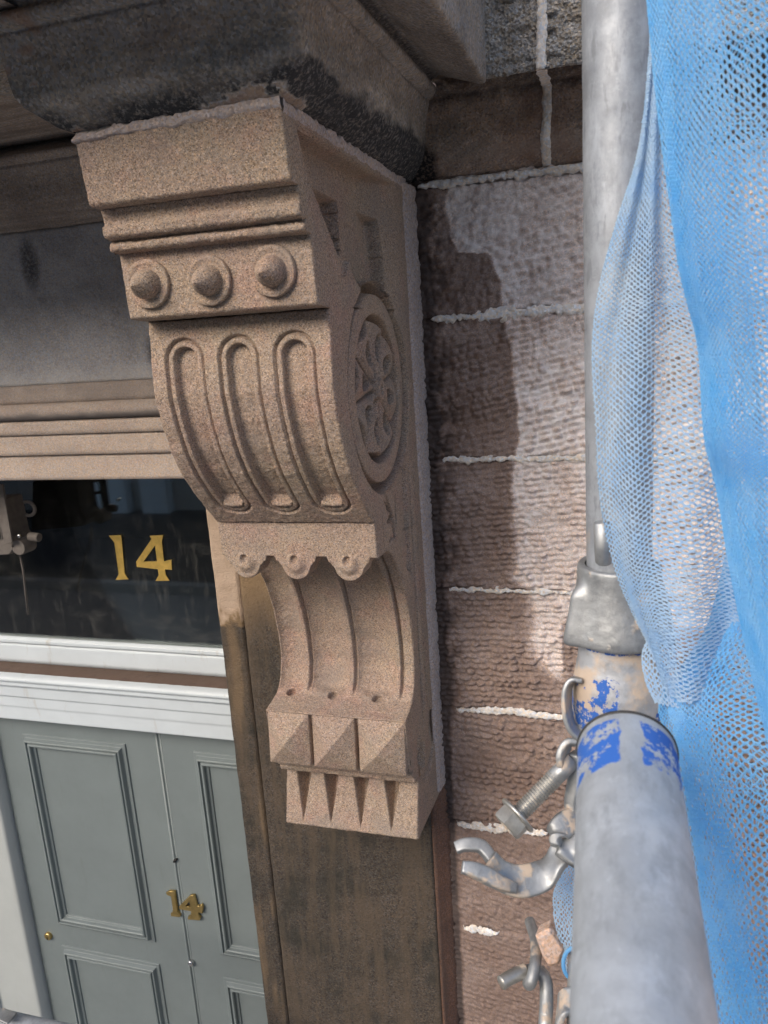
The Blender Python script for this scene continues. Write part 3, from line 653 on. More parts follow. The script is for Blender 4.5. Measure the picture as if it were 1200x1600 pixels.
joint(-1.09, -.272, -.195, .0105, -.1, 18)

# ------------------------------------------------------------------ pilaster, jamb, frieze, architrave
pil = thing('pilaster', 'damp brown and greenish black stone pilaster under the carved bracket', 'pilaster', (-.5, 0, -2.7))
def slab(name, x0, x1, y, z0, z1, stainf, mat, parent, depth=.03, rough=.002, seed=0, step=.004, r=.003, y1=None):
    x = np.linspace(x0, x1, max(4, int((x1 - x0) / step))); z = np.linspace(z1, z0, max(4, int((z1 - z0) / step))); X, Z = np.meshgrid(x, z)
    H = rough * 2 * (fbm(X * 40, Z * 40, seed, 5) - .5)
    e = np.minimum(X - x0, x1 - X); H = H - r * (1 - np.sqrt(np.clip(1 - (1 - np.clip(e / r, 0, 1)) ** 2, 0, 1)))
    Y = y - H if y1 is None else (y + (y1 - y) * (X - x0) / (x1 - x0)) - H
    P = np.stack([X, Y, Z], -1); a = stainf(X, Z) if stainf else np.zeros_like(X)
    full = np.zeros((P.shape[0] + 2, P.shape[1] + 2, 3)); full[1:-1, 1:-1] = P; af = np.zeros(full.shape[:2]); af[1:-1, 1:-1] = a
    af[:, 0] = af[:, 1]; af[:, -1] = af[:, -2]; af[0] = af[1]; af[-1] = af[-2]
    K = np.array([0, depth, 0]); full[1:-1, 0] = P[:, 0] + K; full[1:-1, -1] = P[:, -1] + K; full[0, 1:-1] = P[0] + K; full[-1, 1:-1] = P[-1] + K
    for p_, q_ in ((0, 0), (0, -1), (-1, 0), (-1, -1)): full[p_, q_] = full[p_, q_ + (1 if q_ == 0 else -1)]
    return MB().grid(full, af).build(name, M[mat], parent)
def st_face(X, Z):
    return np.clip(.5 * ss(-.55, -.38, Z + .10 * (fbm(X * 25, Z * 8, 3) - .5)) * ss(-.565, -.585, X) + .2 * ss(-.40, -.36, Z), 0, 1)
slab('shaft', -.6385, -.311, -.030, -2.7, -.236, st_face, 'pilaster', pil, .03, seed=2)
slab('side_return', -.3105, -.2835, -.029, -2.7, -.70, None, 'pilaster_side', pil, .012, seed=3, y1=.001, r=.001)
def st_jamb(X, Z):
    k = .9 * ss(-.515, -.470, Z + .09 * (fbm(X * 60, Z * 30, 13, 5) - .5)) * (1 - .25 * fbm(X * 50, Z * 40, 14, 4)); 
    return np.clip(np.where(Z > -.5, k, .25 * ss(.5, .7, fbm(X * 60, Z * 5, 17, 4))), 0, 1)
slab('jamb_edge', -.693, -.6405, -.027, -2.7, -.236, st_jamb, 'pilaster', pil, .30, seed=4, r=.006)
arch = thing('door_architrave', 'pale stepped stone architrave with a roll moulding above the fanlight', 'architrave', (-1.3, 0, -.22))
# stepped architrave
zb = [-.2275, -.178, -.138, -.112, -.080, -.047]
def sl(X, Z): return .12 * ss(.5, .8, fbm(X * 8, Z * 60, 4, 4))
slab('lintel_band', -2.2, -.50, -.000, -.2275, -.1790, sl, 'lintel', arch, .30, .0008, 3, .006, .0)
slab('lintel_band', -2.2, -.50, -.007, -.1785, -.1395, sl, 'lintel', arch, .05, .0008, 5, .006, .0)
slab('lintel_band', -2.2, -.50, -.013, -.1390, -.1130, sl, 'lintel', arch, .05, .0008, 7, .006, .0)
th_ = np.linspace(-.5 * np.pi, .55 * np.pi, 22); x = np.linspace(-2.2, -.50, 250)
PP = np.stack([np.repeat(x[:, None], 22, 1), np.repeat((-.014 - .0145 * np.cos(th_))[None], 250, 0), np.repeat((-.0965 + .0155 * np.sin(th_))[None], 250, 0)], -1)
PP[..., 1] += .0015 * (fbm(PP[..., 0] * 30, PP[..., 2] * 100, 3) - .5)
aa = np.clip(.55 * ss(-.0930, -.108, PP[..., 2] + .010 * (fbm(PP[..., 0] * 30, PP[..., 2] * 80, 6, 5) - .5)) + .2, 0, 1)
MB().grid(PP, aa).build('roll_moulding', M['lintel'], arch)
slab('upper_fillet', -2.2, -.50, -.014, -.0812, -.0480, lambda X, Z: .35 * fbm(X * 30, Z * 60, 8, 4) + .15, 'lintel', arch, .05, .001, 9, .006, .0)
def st_fr(X, Z):
    a = .5 * ss(-.012, -.046, Z + .03 * (fbm(X * 20, Z * 30, 3, 4) - .5)) * .9
    dk = ss(-.80, -.765, X + .05 * (fbm(X * 20, Z * 30, 5) - .5)) * ss(.05, .0, Z) * ss(-.05, -.02, Z) + .9 * ss(.028, .010, np.hypot((X + .998), (Z - .165) * .45)) 
    return np.clip(a - .8 * dk, -1, 1)
fz = slab('frieze', -2.2, -.50, -.003, -.0475, .2195, st_fr, 'frieze', None, .05, .003, 12, .005, .0)
tag(fz, 'flat soot grey stone frieze between the cornice and the pale architrave', 'frieze')

# ------------------------------------------------------------------ fanlight, door frame, door
YD = .30
fl = thing('fanlight_window', 'dark glass fanlight with gold number above the grey green door', 'window', (-1.2, YD, -.77))
MB().box((-1.35, YD + .012, -.44), (1.5, .004, .56)).build('pane', M['glass'], fl, smooth=False)
slab('bottom_rail', -2.1, -.55, YD - .002, -.766, -.712, None, 'white', fl, .04, .0012, 4, .008, .002)
slab('glazing_bead', -2.1, -.55, YD - .010 + .004, -.711, -.699, None, 'white', fl, .03, .0014, 6, .008, .0)
slab('frame_post', -.68, -.60, YD - .006, -.766, -.20, None, 'white', fl, .04, .0004, 4, .02, .002)
def letters(polys, name, mat, parent, Y, thick, pix, holes=()):
    """outline traced on the pane: each figure becomes a solid of its own thickness"""
    for k, pg in enumerate(polys):
        me = bpy.data.curves.new(name, 'CURVE'); me.dimensions = '2D'; me.fill_mode = 'BOTH'; me.extrude = thick / 2; me.bevel_depth = thick * .18
        for ring in pg:
            sp = me.splines.new('POLY'); sp.points.add(len(ring) - 1); sp.use_cyclic_u = True
            for i, (a, b_) in enumerate(ring):
                q = onY(*pix(a, b_), Y); sp.points[i].co = (q[0], q[2], 0, 1)
        tmp = bpy.data.objects.new('tmp', me); col.objects.link(tmp); tmp.rotation_euler = (math.pi / 2, 0, 0); tmp.location = (0, Y, 0)
        dg = bpy.context.evaluated_depsgraph_get(); mesh = bpy.data.meshes.new_from_object(tmp.evaluated_get(dg)); mesh.transform(Matrix.Translation((0, Y, 0)) @ Matrix.Rotation(math.pi / 2, 4, 'X'))
        bpy.data.objects.remove(tmp); mesh.materials.clear()
        o = link(name, mesh, M[mat]); place(o, parent)
z6 = lambda a, b_: (a / 2.581, 560 + b_ / 2.581)
one = [(440, 715), (488, 713), (491, 735), (503, 868), (518, 890), (467, 893), (480, 870), (462, 742)]
four = [(604, 716), (657, 713), (652, 738), (661, 818), (691, 812), (693, 852), (665, 850), (668, 872), (683, 896), (628, 897), (641, 874), (637, 850), (552, 840), (550, 820), (612, 728)]
hole = [(626, 752), (578, 820), (634, 819)]
letters([[one], [four, hole]], 'numeral', 'gold', fl, YD + .0085, .0012, z6)
# dark hall behind the pane
mb = MB(); mb.box((-1.3, 1.6, -.4), (3.0, .05, 2.4)); mb.box((-2.4, 1.0, -.4), (.05, 1.4, 2.4)); mb.box((-.3, 1.0, -.4), (.05, 1.4, 2.4)); mb.box((-1.3, 1.0, .3), (3.0, 1.4, .05)); mb.box((-1.3, 1.0, -.80), (3.0, 1.3, .02))
o = mb.build('hall_interior', M['dark_room'], smooth=False); tag(o, None, None, kind='structure')

df_ = thing('door_frame', 'white painted timber door frame with moulded transom under the fanlight', 'door frame', (-1.2, YD, -2.7))
# ledge: bare timber on top of the transom
P = np.array([[(x_, y_, z_ + .0016 * (fbm(x_ * 60, y_ * 200, 4) - .5)) for (y_, z_) in ((YD + .002, -.7665), (YD - .02, -.7675), (YD - .046, -.771), (YD - .056, -.776), (YD - .058, -.790))] for x_ in np.linspace(-2.1, -.55, 300)])
MB().grid(P).build('ledge', M['ledge'], df_)
tp = [(-.002, -.771), (-.062, -.7725), (-.070, -.776), (-.072, -.783), (-.069, -.7875), (-.0655, -.789), (-.066, -.800), (-.064, -.8015), (-.056, -.806), (-.055, -.836), (-.051, -.8375), (-.050, -.866), (-.048, -.8685), (-.047, -.905), (-.044, -.9065), (-.0, -.907)]
p, s = resample([(YD + a, b_) for a, b_ in tp], .002, 1); x = np.linspace(-2.1, -.55, 200)
P = np.zeros((len(s), 200, 3)); P[..., 0] = x; P[..., 1] = p[:, :1] + .0006 * (fbm(x[None] * 60, s[:, None] * 80, 4) - .5); P[..., 2] = p[:, 1:]
MB().grid(P).build('transom', M['white'], df_)
slab('post', -1.93, -1.608, YD - .030, -2.7, -.905, None, 'frame_grey', df_, .05, .0005, 3, .01, .002)
slab('post_bead', -1.770, -1.752, YD - .042, -2.7, -.905, None, 'frame_grey', df_, .012, .0004, 3, .01, .004)
slab('post', -2.1, -1.7705, YD - .050, -2.7, -.905, None, 'frame_grey', df_, .02, .0004, 6, .01, .002)

door = thing('front_door', 'grey green panelled front door with brass number and lock', 'door', (-1.1, YD, -2.7))
mb = MB()
dx0, dx1 = -1.600, -.595
slab('leaf', dx0, dx1, YD, -2.68, -.895, None, 'door', door, .045, .0004, 2, .012, .002)
def panel(x0, x1, z0, z1):
    # bolection moulding: profile across the border (offset inward, projection)
    pr_ = [(-.012, -.001), (-.011, .004), (-.002, .0045), (0, .010), (.002, .015), (.006, .0165), (.0075, .009), (.010, .009), (.0115, .0155), (.0165, .0165), (.019, .0135), (.020, .006), (.026, .004), (.0275, -.002), (.034, -.004), (.0355, -.0095), (.041, -.011), (.0425, -.017), (.0435, -.017)]
    p_, s_ = resample(pr_, .0012, 0); cs = [(x0, z0), (x1, z0), (x1, z1), (x0, z1), (x0, z0)]; sg = [(1, 1), (-1, 1), (-1, -1), (1, -1), (1, 1)]
    Pm = np.array([[(c[0] + g[0] * o_, YD - h_, c[1] + g[1] * o_) for (o_, h_) in p_] for c, g in zip(cs, sg)])
    # split faces at corners stay sharp: one strip per side
    mbp = MB()
    for i in range(4): mbp.grid(Pm[i:i + 2], flip=True)
    mbp.build('panel_moulding', M['door'], door)
def panel_full(x0, x1, z0, z1):
    panel(x0, x1, z0, z1)
panel_full(-1.503, -1.205, -1.560, -.985); panel_full(-.985, -.687, -1.560, -.985)
panel_full(-1.503, -1.205, -2.45, -1.655); panel_full(-.985, -.687, -2.45, -1.655)
# centre bead and the two grooves of the meeting line
mb = MB(); mb.tube([(-1.098, YD - .0005, z_) for z_ in (-.9, -2.66)], .0035, 10); mb.tube([(-1.089, YD + .001, z_) for z_ in (-.9, -2.66)], .0022, 8); mb.build('centre_bead', M['door'], door)
z7 = lambda a, b_: (a / 2.727, 1080 + b_ / 2.727)
one = [(712, 856), (724, 850), (745, 852), (749, 880), (757, 935), (771, 950), (768, 957), (733, 954), (732, 944), (742, 938), (733, 870), (716, 864)]
four = [(814, 868), (828, 868), (840, 912), (857, 915), (860, 908), (866, 918), (863, 942), (845, 936), (849, 956), (856, 962), (852, 971), (804, 967), (806, 957), (820, 954), (817, 932), (768, 924), (768, 914)]
hole = [(810, 888), (789, 914), (817, 918)]
letters([[one], [four, hole]], 'numeral', 'brass', door, YD - .006, .006, z7)
def disc(c, r, h, mat, name, parent, prof=None, dome=.4):
    rs = np.array([1, 1, .93, .75, .5, .25, .02]) * r; hs = np.array([0, .55, .8, .9, 1, 1.02, 1.02]) * h
    an = np.linspace(0, 2 * np.pi, 32, endpoint=False); A, RR = np.meshgrid(an, rs); HH = np.repeat(hs[:, None], 32, 1)
    return MB().grid(np.stack([c[0] + RR * np.cos(A), c[1] - HH, c[2] + RR * np.sin(A)], -1), closed_v=True, flip=True).build(name, M[mat], parent)
c = onY(77, 1461, YD); ck = disc(c, .0115, .010, 'brass', 'lock_cylinder', door)
MB().box((c[0] + .001, c[1] - .0112, c[2] - .002), (.0022, .001, .009)).build('keyhole', M['black'], ck, smooth=False, local=None).matrix_parent_inverse = Matrix.Identity(4)
disc(onY(300, 1502, YD), .0085, .012, 'chrome', 'spy_hole', door)
kh = onY(275, 1342, YD); mb = MB(); mb.tube([kh + [-.004, -.004, -.007], kh + [0, -.006, 0], kh + [.006, -.004, .004]], [.0028, .0038, .003], 10); mb.build('hook_stub', M['black'], door)

# ------------------------------------------------------------------ flood lamp hanging under the lintel
LY = .17
lp = thing('flood_lamp', 'dusty grey flood lamp on a bent arm hanging in front of the fanlight', 'lamp', tuple(onY(20, 800, LY)))
def L(x, y, d=0): return onY(x, y, LY + d)
mb = MB()
for (pts) in ([(-60, 783), (10, 778), (22, 836), (34, 850), (24, 863), (-60, 868)],):
    q = [L(*a) for a in pts]; mb.prism([(a[0], a[2]) for a in q], LY - .02, LY + .05)
mb.build('casing', M['lampgrey'], lp, smooth=False, bevel=.003)
mb = MB()
for k in range(7):
    x0 = -30 + k * 6.5; a, b_ = L(x0, 786, 0), L(x0 + 8, 838, 0); mb.tube([a + [0, -.024, 0], b_ + [0, -.024, 0]], .0022, 6)
mb.build('rib', M['lampgrey'], lp)
mb = MB(); q = [L(*a) for a in [(8, 752), (22, 752), (37, 840), (25, 845)]]; mb.prism([(a[0], a[2]) for a in q], LY - .036, LY - .030)
mb.build('arm', M['lampgrey'], lp, smooth=False, bevel=.001)
c = L(31, 837, -.038); disc(c, .004, .005, 'chrome', 'bolt', lp)
c = L(38, 852); mb = MB(); mb.tube([c + [0, -.02, 0], c + [.0, .02, 0]], .018, 24); mb.tube([L(46, 838, 0), L(62, 840, 0)], .010, 12); mb.build('sensor', M['lampgrey'], lp, bevel=.002)
an = np.linspace(-.4, 3.6, 20); c = L(34, 798); mb = MB(); mb.tube([c + [.018 * math.sin(a), .02, .016 * math.cos(a)] for a in an], .004, 8); mb.tube([L(30, 862, .01), L(36, 890, .02), L(44, 960, .05)], .0025, 6); mb.build('cable', M['lampgrey'], lp)

# ------------------------------------------------------------------ scaffold
RT = .02415
def tube_pts(A, B, n=40): return [A + (B - A) * t_ for t_ in np.linspace(0, 1, n)]
SX, SY = .004, -.612
st = thing('scaffold_standard', 'upright galvanised scaffold tube with a steel cup joint in front of the stone wall', 'scaffold tube', (SX, SY, -2.7))
def hollow(A, B, r, name, mat, parent, th=.0032, nseg=60, stain=None, local=None, n=64, dent=0):
    A = np.array(A, float); B = np.array(B, float); Rm = rotAB(A, B); an = np.arange(n) / n * 2 * np.pi
    z = np.linspace(0, np.linalg.norm(B - A), nseg); rr = np.r_[r - th, r * np.ones(nseg), r - th, r - th]; zz = np.r_[0, z, z[-1], 0]
    Ag, Rg = np.meshgrid(an, rr); Zg = np.repeat(zz[:, None], n, 1)
    Rg = Rg + dent * (fbm(Ag * 3, Zg * 60, 3) - .5)
    V = np.stack([Rg * np.cos(Ag), Rg * np.sin(Ag), Zg], -1) @ Rm.T + A
    a = stain(V, Zg) if stain else 0.
    return MB().grid(V, a, closed_v=True, flip=True).build(name, M[mat], parent)
S0, S1 = np.array([SX - .003, SY, .9]), np.array([SX + .009, SY - .0, -2.7])
hollow(S0, S1, RT, 'tube', 'galv', st, nseg=200, dent=.0006)
def Sx(z): return S0 + (S1 - S0) * (z - S0[2]) / (S1[2] - S0[2])
# top cup: flared ring with lugs, at the height seen in the picture
zc = onY(960, 990, SY)[2]; zt = onY(956, 880, SY)[2]; c0 = Sx(zc)
prof = [(.0255, zt + .000), (.0300, zt + .001), (.0312, zt - .001), (.0318, zt - .014), (.0340, zt - .030), (.0375, zc + .012), (.0390, zc + .004), (.0390, zc - .0005), (.0370, zc - .001), (.0300, zc + .004), (.0255, zc + .004)]
p, s = resample(prof, .0015, 1); an = np.linspace(0, 2 * np.pi, 120, endpoint=False); A, RR = np.meshgrid(an, p[:, 0]); ZZ = np.repeat(p[:, 1:], 120, 1)
lug = np.exp(-((np.mod(A - math.radians(212) + np.pi, 2 * np.pi) - np.pi) / .20) ** 2) + np.exp(-((np.mod(A - math.radians(60) + np.pi, 2 * np.pi) - np.pi) / .2) ** 2) + np.exp(-((np.mod(A - math.radians(335) + np.pi, 2 * np.pi) - np.pi) / .2) ** 2) * .7
kz = ss(zt - .006, zt - .022, ZZ)
RR = RR + .0085 * lug * kz * (RR > .03) + .0005 * (fbm(A * 6, ZZ * 200, 5) - .5)
MB().grid(np.stack([c0[0] + RR * np.cos(A), c0[1] + RR * np.sin(A), ZZ], -1), closed_v=True, flip=True).build('top_cup', M['cast'], st)
a, b_ = dep(941, 815, .518), dep(944, 882, .524); mb = MB(); mb.tube([a, a + (b_ - a) * .02, a + (b_ - a) * .95, b_], [.0045, .006, .0058, .004], 12); mb.build('locking_bar', M['cast'], st)
def cst(V, Zg): return np.clip(ss(.35, .55, fbm(V[..., 0] * 40 + 3, V[..., 2] * 40, 33, 3)) * ss(.01, -.012, V[..., 0] - SX) + .9 * ss(zc - .008, zc - .003, V[..., 2]) + ss(zc - .03, zc - .045, V[..., 2]) * .8 * ss(.4, .6, fbm(V[..., 0] * 50, V[..., 2] * 50, 35)), 0, 1)
# lower cup / collar under it
prof = [(.0255, zc + .006), (.0290, zc + .005), (.0305, zc - .004), (.0315, zc - .020), (.0355, zc - .040), (.0365, zc - .075), (.0355, zc - .085), (.0255, zc - .090)]
p, s = resample(prof, .0015, 1); A, RR = np.meshgrid(an, p[:, 0]); ZZ = np.repeat(p[:, 1:], 120, 1); RR = RR + .0008 * (fbm(A * 6, ZZ * 200, 5) - .5)
V = np.stack([c0[0] + RR * np.cos(A), c0[1] + RR * np.sin(A), ZZ], -1)
MB().grid(V, cst(V, 0), closed_v=True, flip=True).build('bottom_cup', M['collar'], st)

# near tube running from the wall side toward the viewer
tr_ = thing('scaffold_transom', 'thick galvanised scaffold tube in the foreground with flaking blue paint at its end', 'scaffold tube', (0, -1, -.25))
A = dep(979, 1176, .388); B = dep(1008, 1640, .2500); dB = (B - A) / np.linalg.norm(B - A); 
def nst(V, Zg):
    x = V[..., 0] - A[0]; up = V[..., 2]
    k = ss(.042, .034, Zg + .008 * (fbm(V[..., 0] * 120, Zg * 90, 3) - .5)) * ss(.003, .008, Zg)
    g = ss(.0040, .0062, np.abs(x - .0015 + .004 * (fbm(Zg * 130, x * 90, 6) - .5)))
    return k * g
hollow(A, B + dB * .10, RT, 'tube', 'galv_near', tr_, nseg=220, stain=nst, dent=.0004, n=96)
ed = MB(); Rm = rotAB(A, B); pr2 = [(RT + .0006, -.0008), (RT + .0008, .0009), (RT - .0036, .0009), (RT - .0036, -.0008), (RT + .0006, -.0008)]
an2 = np.arange(96) / 96 * 2 * np.pi; V = np.array([[((r_) * math.cos(a_), r_ * math.sin(a_), h_) for a_ in an2] for r_, h_ in pr2]) @ Rm.T + A
ed.grid(V, closed_v=True).build('cut_edge', M['rubber'], tr_)

# open coupler clamped below: gate, ring, jaw
cp = thing('open_coupler', 'open hinged scaffold coupler with forked steel jaw under the foreground tube', 'scaffold coupler', tuple(dep(880, 1300, .6)))
def D(x, y, d=.60): return dep(x, y, d)
def strap(pts, wdt, th, side, name, mat, parent, fork=None):
    """forged strap: centre line pts, width across `side`, thickness; optional fork slot at its start"""
    p_, s_ = resample(np.array(pts), .0012, 0); n = len(s_); T = np.gradient(p_, axis=0); T /= np.linalg.norm(T, axis=1)[:, None]
    side = np.array(side, float); wd = np.interp(s_ / s_[-1], np.linspace(0, 1, len(wdt)), wdt); tk = np.interp(s_ / s_[-1], np.linspace(0, 1, len(th)), th)
    an_ = np.arange(28) / 28 * 2 * np.pi; V = np.zeros((n, 28, 3))
    for i in range(n):
        sd_ = side - T[i] * side.dot(T[i]); sd_ /= np.linalg.norm(sd_); nn = np.cross(T[i], sd_)
        cu = np.sign(np.cos(an_)) * np.abs(np.cos(an_)) ** .42; sv = np.sign(np.sin(an_)) * np.abs(np.sin(an_)) ** .45
        V[i] = p_[i] + wd[i] * cu[:, None] * sd_ + tk[i] * sv[:, None] * nn
    mb = MB().grid(V, closed_v=True); b0 = mb.n - n * 28; mb.f.append(tuple(b0 + k for k in range(28))); mb.f.append(tuple(b0 + (n - 1) * 28 + k for k in reversed(range(28))))
    return mb.build(name, M[mat], parent)
def catmull(P, n=12):
    P = np.array(P, float); P = np.vstack([2 * P[0] - P[1], P, 2 * P[-1] - P[-2]]); o_ = []
    for i in range(1, len(P) - 2):
        for t_ in np.linspace(0, 1, n, endpoint=False):
            o_.append(.5 * ((2 * P[i]) + (-P[i - 1] + P[i + 1]) * t_ + (2 * P[i - 1] - 5 * P[i] + 4 * P[i + 1] - P[i + 2]) * t_ ** 2 + (-P[i - 1] + 3 * P[i] - 3 * P[i + 1] + P[i + 2]) * t_ ** 3))
    o_.append(P[-2]); return np.array(o_)
sideA = (-.12, -.8, -.55)
# the cradle
strap(catmull([D(764, 1346, .595), D(784, 1368, .595), D(815, 1377, .595), D(850, 1366, .598), D(872, 1340, .60), D(884, 1318, .605)]), [.010, .0115, .012, .0115, .010, .009], [.0022, .0028, .0032, .0032, .0035, .004], sideA, 'jaw', 'cast', cp)
# two fork prongs
strap(catmull([D(712, 1325, .612), D(728, 1320, .612), D(752, 1323, .612), D(770, 1345, .607), D(784, 1362, .607)]), [.0045, .0052, .0052, .0045, .004], [.0030, .0040, .0045, .0045, .004], sideA, 'fork_prong', 'cast', cp)
strap(catmull([D(722, 1355, .582), D(740, 1359, .582), D(760, 1368, .582), D(782, 1380, .582), D(805, 1388, .585)]), [.0045, .0058, .0062, .005, .004], [.0030, .0045, .0050, .005, .003], sideA, 'fork_prong', 'cast', cp)
strap(catmull([D(868, 1322, .59), D(872, 1300, .595), D(886, 1286, .60), D(905, 1282, .605)]), [.008, .009, .010, .010], [.004, .0045, .005, .005], sideA, 'hinge_knuckle', 'cast', cp)
strap(catmull([D(884, 1345, .585), D(893, 1328, .59), D(915, 1315, .59)]), [.009, .010, .010], [.004, .004, .004], sideA, 'hinge_knuckle', 'cast', cp)
# body behind: lug holding the eye bolt, ring under the collar
strap(catmull([D(900, 1160, .60), D(888, 1162, .60), D(879, 1178, .60), D(879, 1200, .60)]), [.009, .010, .010, .008], [.0028, .003, .003, .0028], (.2, .8, -.5), 'lug', 'cast', cp)
strap(catmull([D(905, 1175, .61), D(903, 1215, .61), D(896, 1250, .61), D(899, 1285, .61), D(906, 1300, .61)]), [.012, .011, .009, .009, .010], [.005, .006, .0055, .005, .005], (.3, .8, -.4), 'body', 'cast', cp)
strap(catmull([D(905, 1062, .60), D(893, 1064, .60), D(886, 1080, .60), D(886, 1110, .60), D(893, 1135, .60), D(908, 1152, .60)]), [.010] * 3, [.0022] * 3, (.2, .9, -.3), 'clip_ring', 'cast', cp)
# swing bolt with flanged nut
bo = thing('swing_bolt', 'threaded steel swing bolt with flanged hexagon nut beside the foreground tube', 'bolt', tuple(D(840, 1240)))
a, b_ = D(893, 1188, .60), D(797, 1286, .585); dr = (b_ - a) / np.linalg.norm(b_ - a); Lb = np.linalg.norm(b_ - a)
MB().tube([a, a + dr * Lb * .33], .0068, 24).build('shank', M['cast'], bo)
t_ = np.linspace(0, 1, 1200); turns = 17; an3 = np.arange(28) / 28 * 2 * np.pi; Zt = np.linspace(.28, .93, 340) * Lb; Rm = rotAB(a, b_)
Ag, Zg = np.meshgrid(an3, Zt); Rg = .0061 + .0011 * (np.abs(np.mod(Zg / .0023 + Ag / (2 * np.pi), 1) - .5) * 2)
MB().grid(np.stack([Rg * np.cos(Ag), Rg * np.sin(Ag), Zg], -1) @ Rm.T + a, closed_v=True).build('thread', M['bright'], bo)
def lathe_dir(prof, A_, Rm_, name, mat, parent, n=40, hexa=None):
    an_ = np.arange(n) / n * 2 * np.pi; p_ = np.array(prof); Ag_, Rg_ = np.meshgrid(an_, p_[:, 0]); Zg_ = np.repeat(p_[:, 1:], n, 1)
    if hexa: 
        hx = np.cos(np.pi / 6) / np.cos(np.mod(Ag_, np.pi / 3) - np.pi / 6); Rg_ = np.where(Zg_ > hexa, Rg_ * hx * 1.0, Rg_)
    mb = MB().grid(np.stack([Rg_ * np.cos(Ag_), Rg_ * np.sin(Ag_), Zg_], -1) @ Rm_.T + A_, closed_v=True)
    return mb.build(name, M[mat], parent, smooth=True)
nb = a + dr * Lb * .86
lathe_dir([(.001, 0), (.0155, .0), (.0160, .0008), (.0160, .0022), (.0150, .0030), (.0120, .0034)], nb, Rm, 'washer_flange', 'bright', bo)
o = lathe_dir([(.0128, .0030), (.0128, .0125), (.0120, .0140), (.0105, .0142), (.0085, .0142), (.0080, .0125), (.001, .0125)], nb, Rm, 'hex_nut', 'bright', bo, n=48, hexa=.0001); 
o.modifiers.new('e', 'EDGE_SPLIT').split_angle = .5
# stone chip caught between net and hook
pts = [(836, 1460), (858, 1449), (866, 1455), (884, 1482), (873, 1508), (858, 1511), (848, 1495)]
mb = MB(); q = [D(x_, y_, .66) for x_, y_ in pts]; cc_ = np.mean(q, 0); back = [p_ * .85 + cc_ * .15 + np.array([.0, .018, -.004]) for p_ in q]; mid = [cc_ + (p_ - cc_) * .8 + [0, -.004, .002] for p_ in q]
n = len(q); mb.add(q + back + mid, [tuple(range(2 * n, 3 * n))[::-1], tuple(range(n, 2 * n))] + [(i, (i + 1) % n, n + (i + 1) % n, n + i) for i in range(n)] + [((i + 1) % n, i, 2 * n + i, 2 * n + (i + 1) % n) for i in range(n)])
o = mb.build('stone_chip', M['chip'], smooth=False, bevel=.0012); tag(o, 'loose pinkish stone chip lodged above the bent steel hook', 'stone')
# bent hook and pin at the bottom
hk = thing('wall_tie_hook', 'bent galvanised steel hooks and short pin fixed low on the wall', 'hook', tuple(D(830, 1530, .7)))
MB().tube(catmull([D(783, 1536, .66), D(800, 1526, .665), D(822, 1516, .67)]), .0058, 20).build('pin', M['bright'], hk)
MB().tube(catmull([D(828, 1440, .72), D(836, 1470, .69), D(838, 1500, .67), D(833, 1530, .66), D(826, 1540, .66), D(824, 1524, .67)]), [.004] + [.0052] * 50 + [.0045] * 10, 20).build('upper_hook', M['bright'], hk) if False else None
pp = catmull([D(828, 1440, .72), D(837, 1470, .69), D(837, 1500, .665), D(831, 1530, .655), D(826, 1537, .66), D(826, 1520, .672)])
MB().tube(pp, np.linspace(.005, .0052, len(pp)), 20).build('upper_hook', M['cast'], hk)
pp = catmull([D(816, 1523, .672), D(836, 1516, .675), D(851, 1528, .67), D(854, 1560, .66), D(851, 1620, .645), D(850, 1700, .63)])
MB().tube(pp, .0058, 20).build('lower_hook', M['cast'], hk)
# second upright fitting half hidden behind the foreground tube
lt = thing('lower_fitting', 'steel tube stub and coupler edge half hidden behind the foreground tube', 'scaffold fitting', tuple(D(895, 1540, .62)))
hollow(D(905, 1490, .64), D(903, 1760, .60), .0095, 'stub', 'cast', lt, nseg=12, n=24)
an = np.linspace(0, 2 * np.pi, 30); c = D(890, 1500, .63); mb = MB(); mb.tube([D(900 + 20 * math.cos(a_), 1506 + 26 * math.sin(a_), .635) for a_ in np.linspace(1.9, 4.6, 24)], .0016, 8); mb.build('loop', M['net_blue'], lt)
strap(catmull([D(905, 1560, .62), D(884, 1566, .62), D(874, 1592, .62), D(868, 1640, .62)]), [.008, .010, .011, .012], [.0025, .003, .003, .003], sideA, 'coupler_edge', 'cast', lt)

# scaffold tube crossing the lower left corner
lw = thing('scaffold_ledger', 'end of a level galvanised scaffold tube crossing the lower left corner', 'scaffold tube', (-1, -.35, -.8))
c = onY(30, 1612, -.30); hollow(c + [-.5, 0, 0], c + [.34, .02, -.015], RT, 'tube', 'galv', lw)
strap(catmull([c + [-.065, .0, .027], c + [-.035, -.0, .030], c + [-.010, 0, .0265]]), [.012, .012, .012], [.003, .003, .002], (0, 1, 0), 'clip', 'cast', lw)

# ------------------------------------------------------------------ debris netting
def patch(rows, nu, nv):
    """smooth surface through rows of (x, y, depth) control points"""
    G = np.array([[dep(*p_) for p_ in r_] for r_ in rows])          # rows x cols x 3
    A_ = np.array([catmull(r_, 24) for r_ in G]); n = A_.shape[1]
    Bb = np.stack([catmull(A_[:, j], 24) for j in range(n)], 1)
    # resample
    iv = np.linspace(0, Bb.shape[0] - 1, nv); iu = np.linspace(0, n - 1, nu)
    return Bb, iv, iu
def surf(B_, u, v):
    h, w_ = B_.shape[:2]; x_ = np.clip(u, 0, .99999) * (w_ - 1); y_ = np.clip(v, 0, .99999) * (h - 1); i = x_.astype(int); j = y_.astype(int); fx = (x_ - i)[..., None]; fy = (y_ - j)[..., None]
    return (B_[j, i] * (1 - fx) + B_[j, i + 1] * fx) * (1 - fy) + (B_[j + 1, i] * (1 - fx) + B_[j + 1, i + 1] * fx) * fy
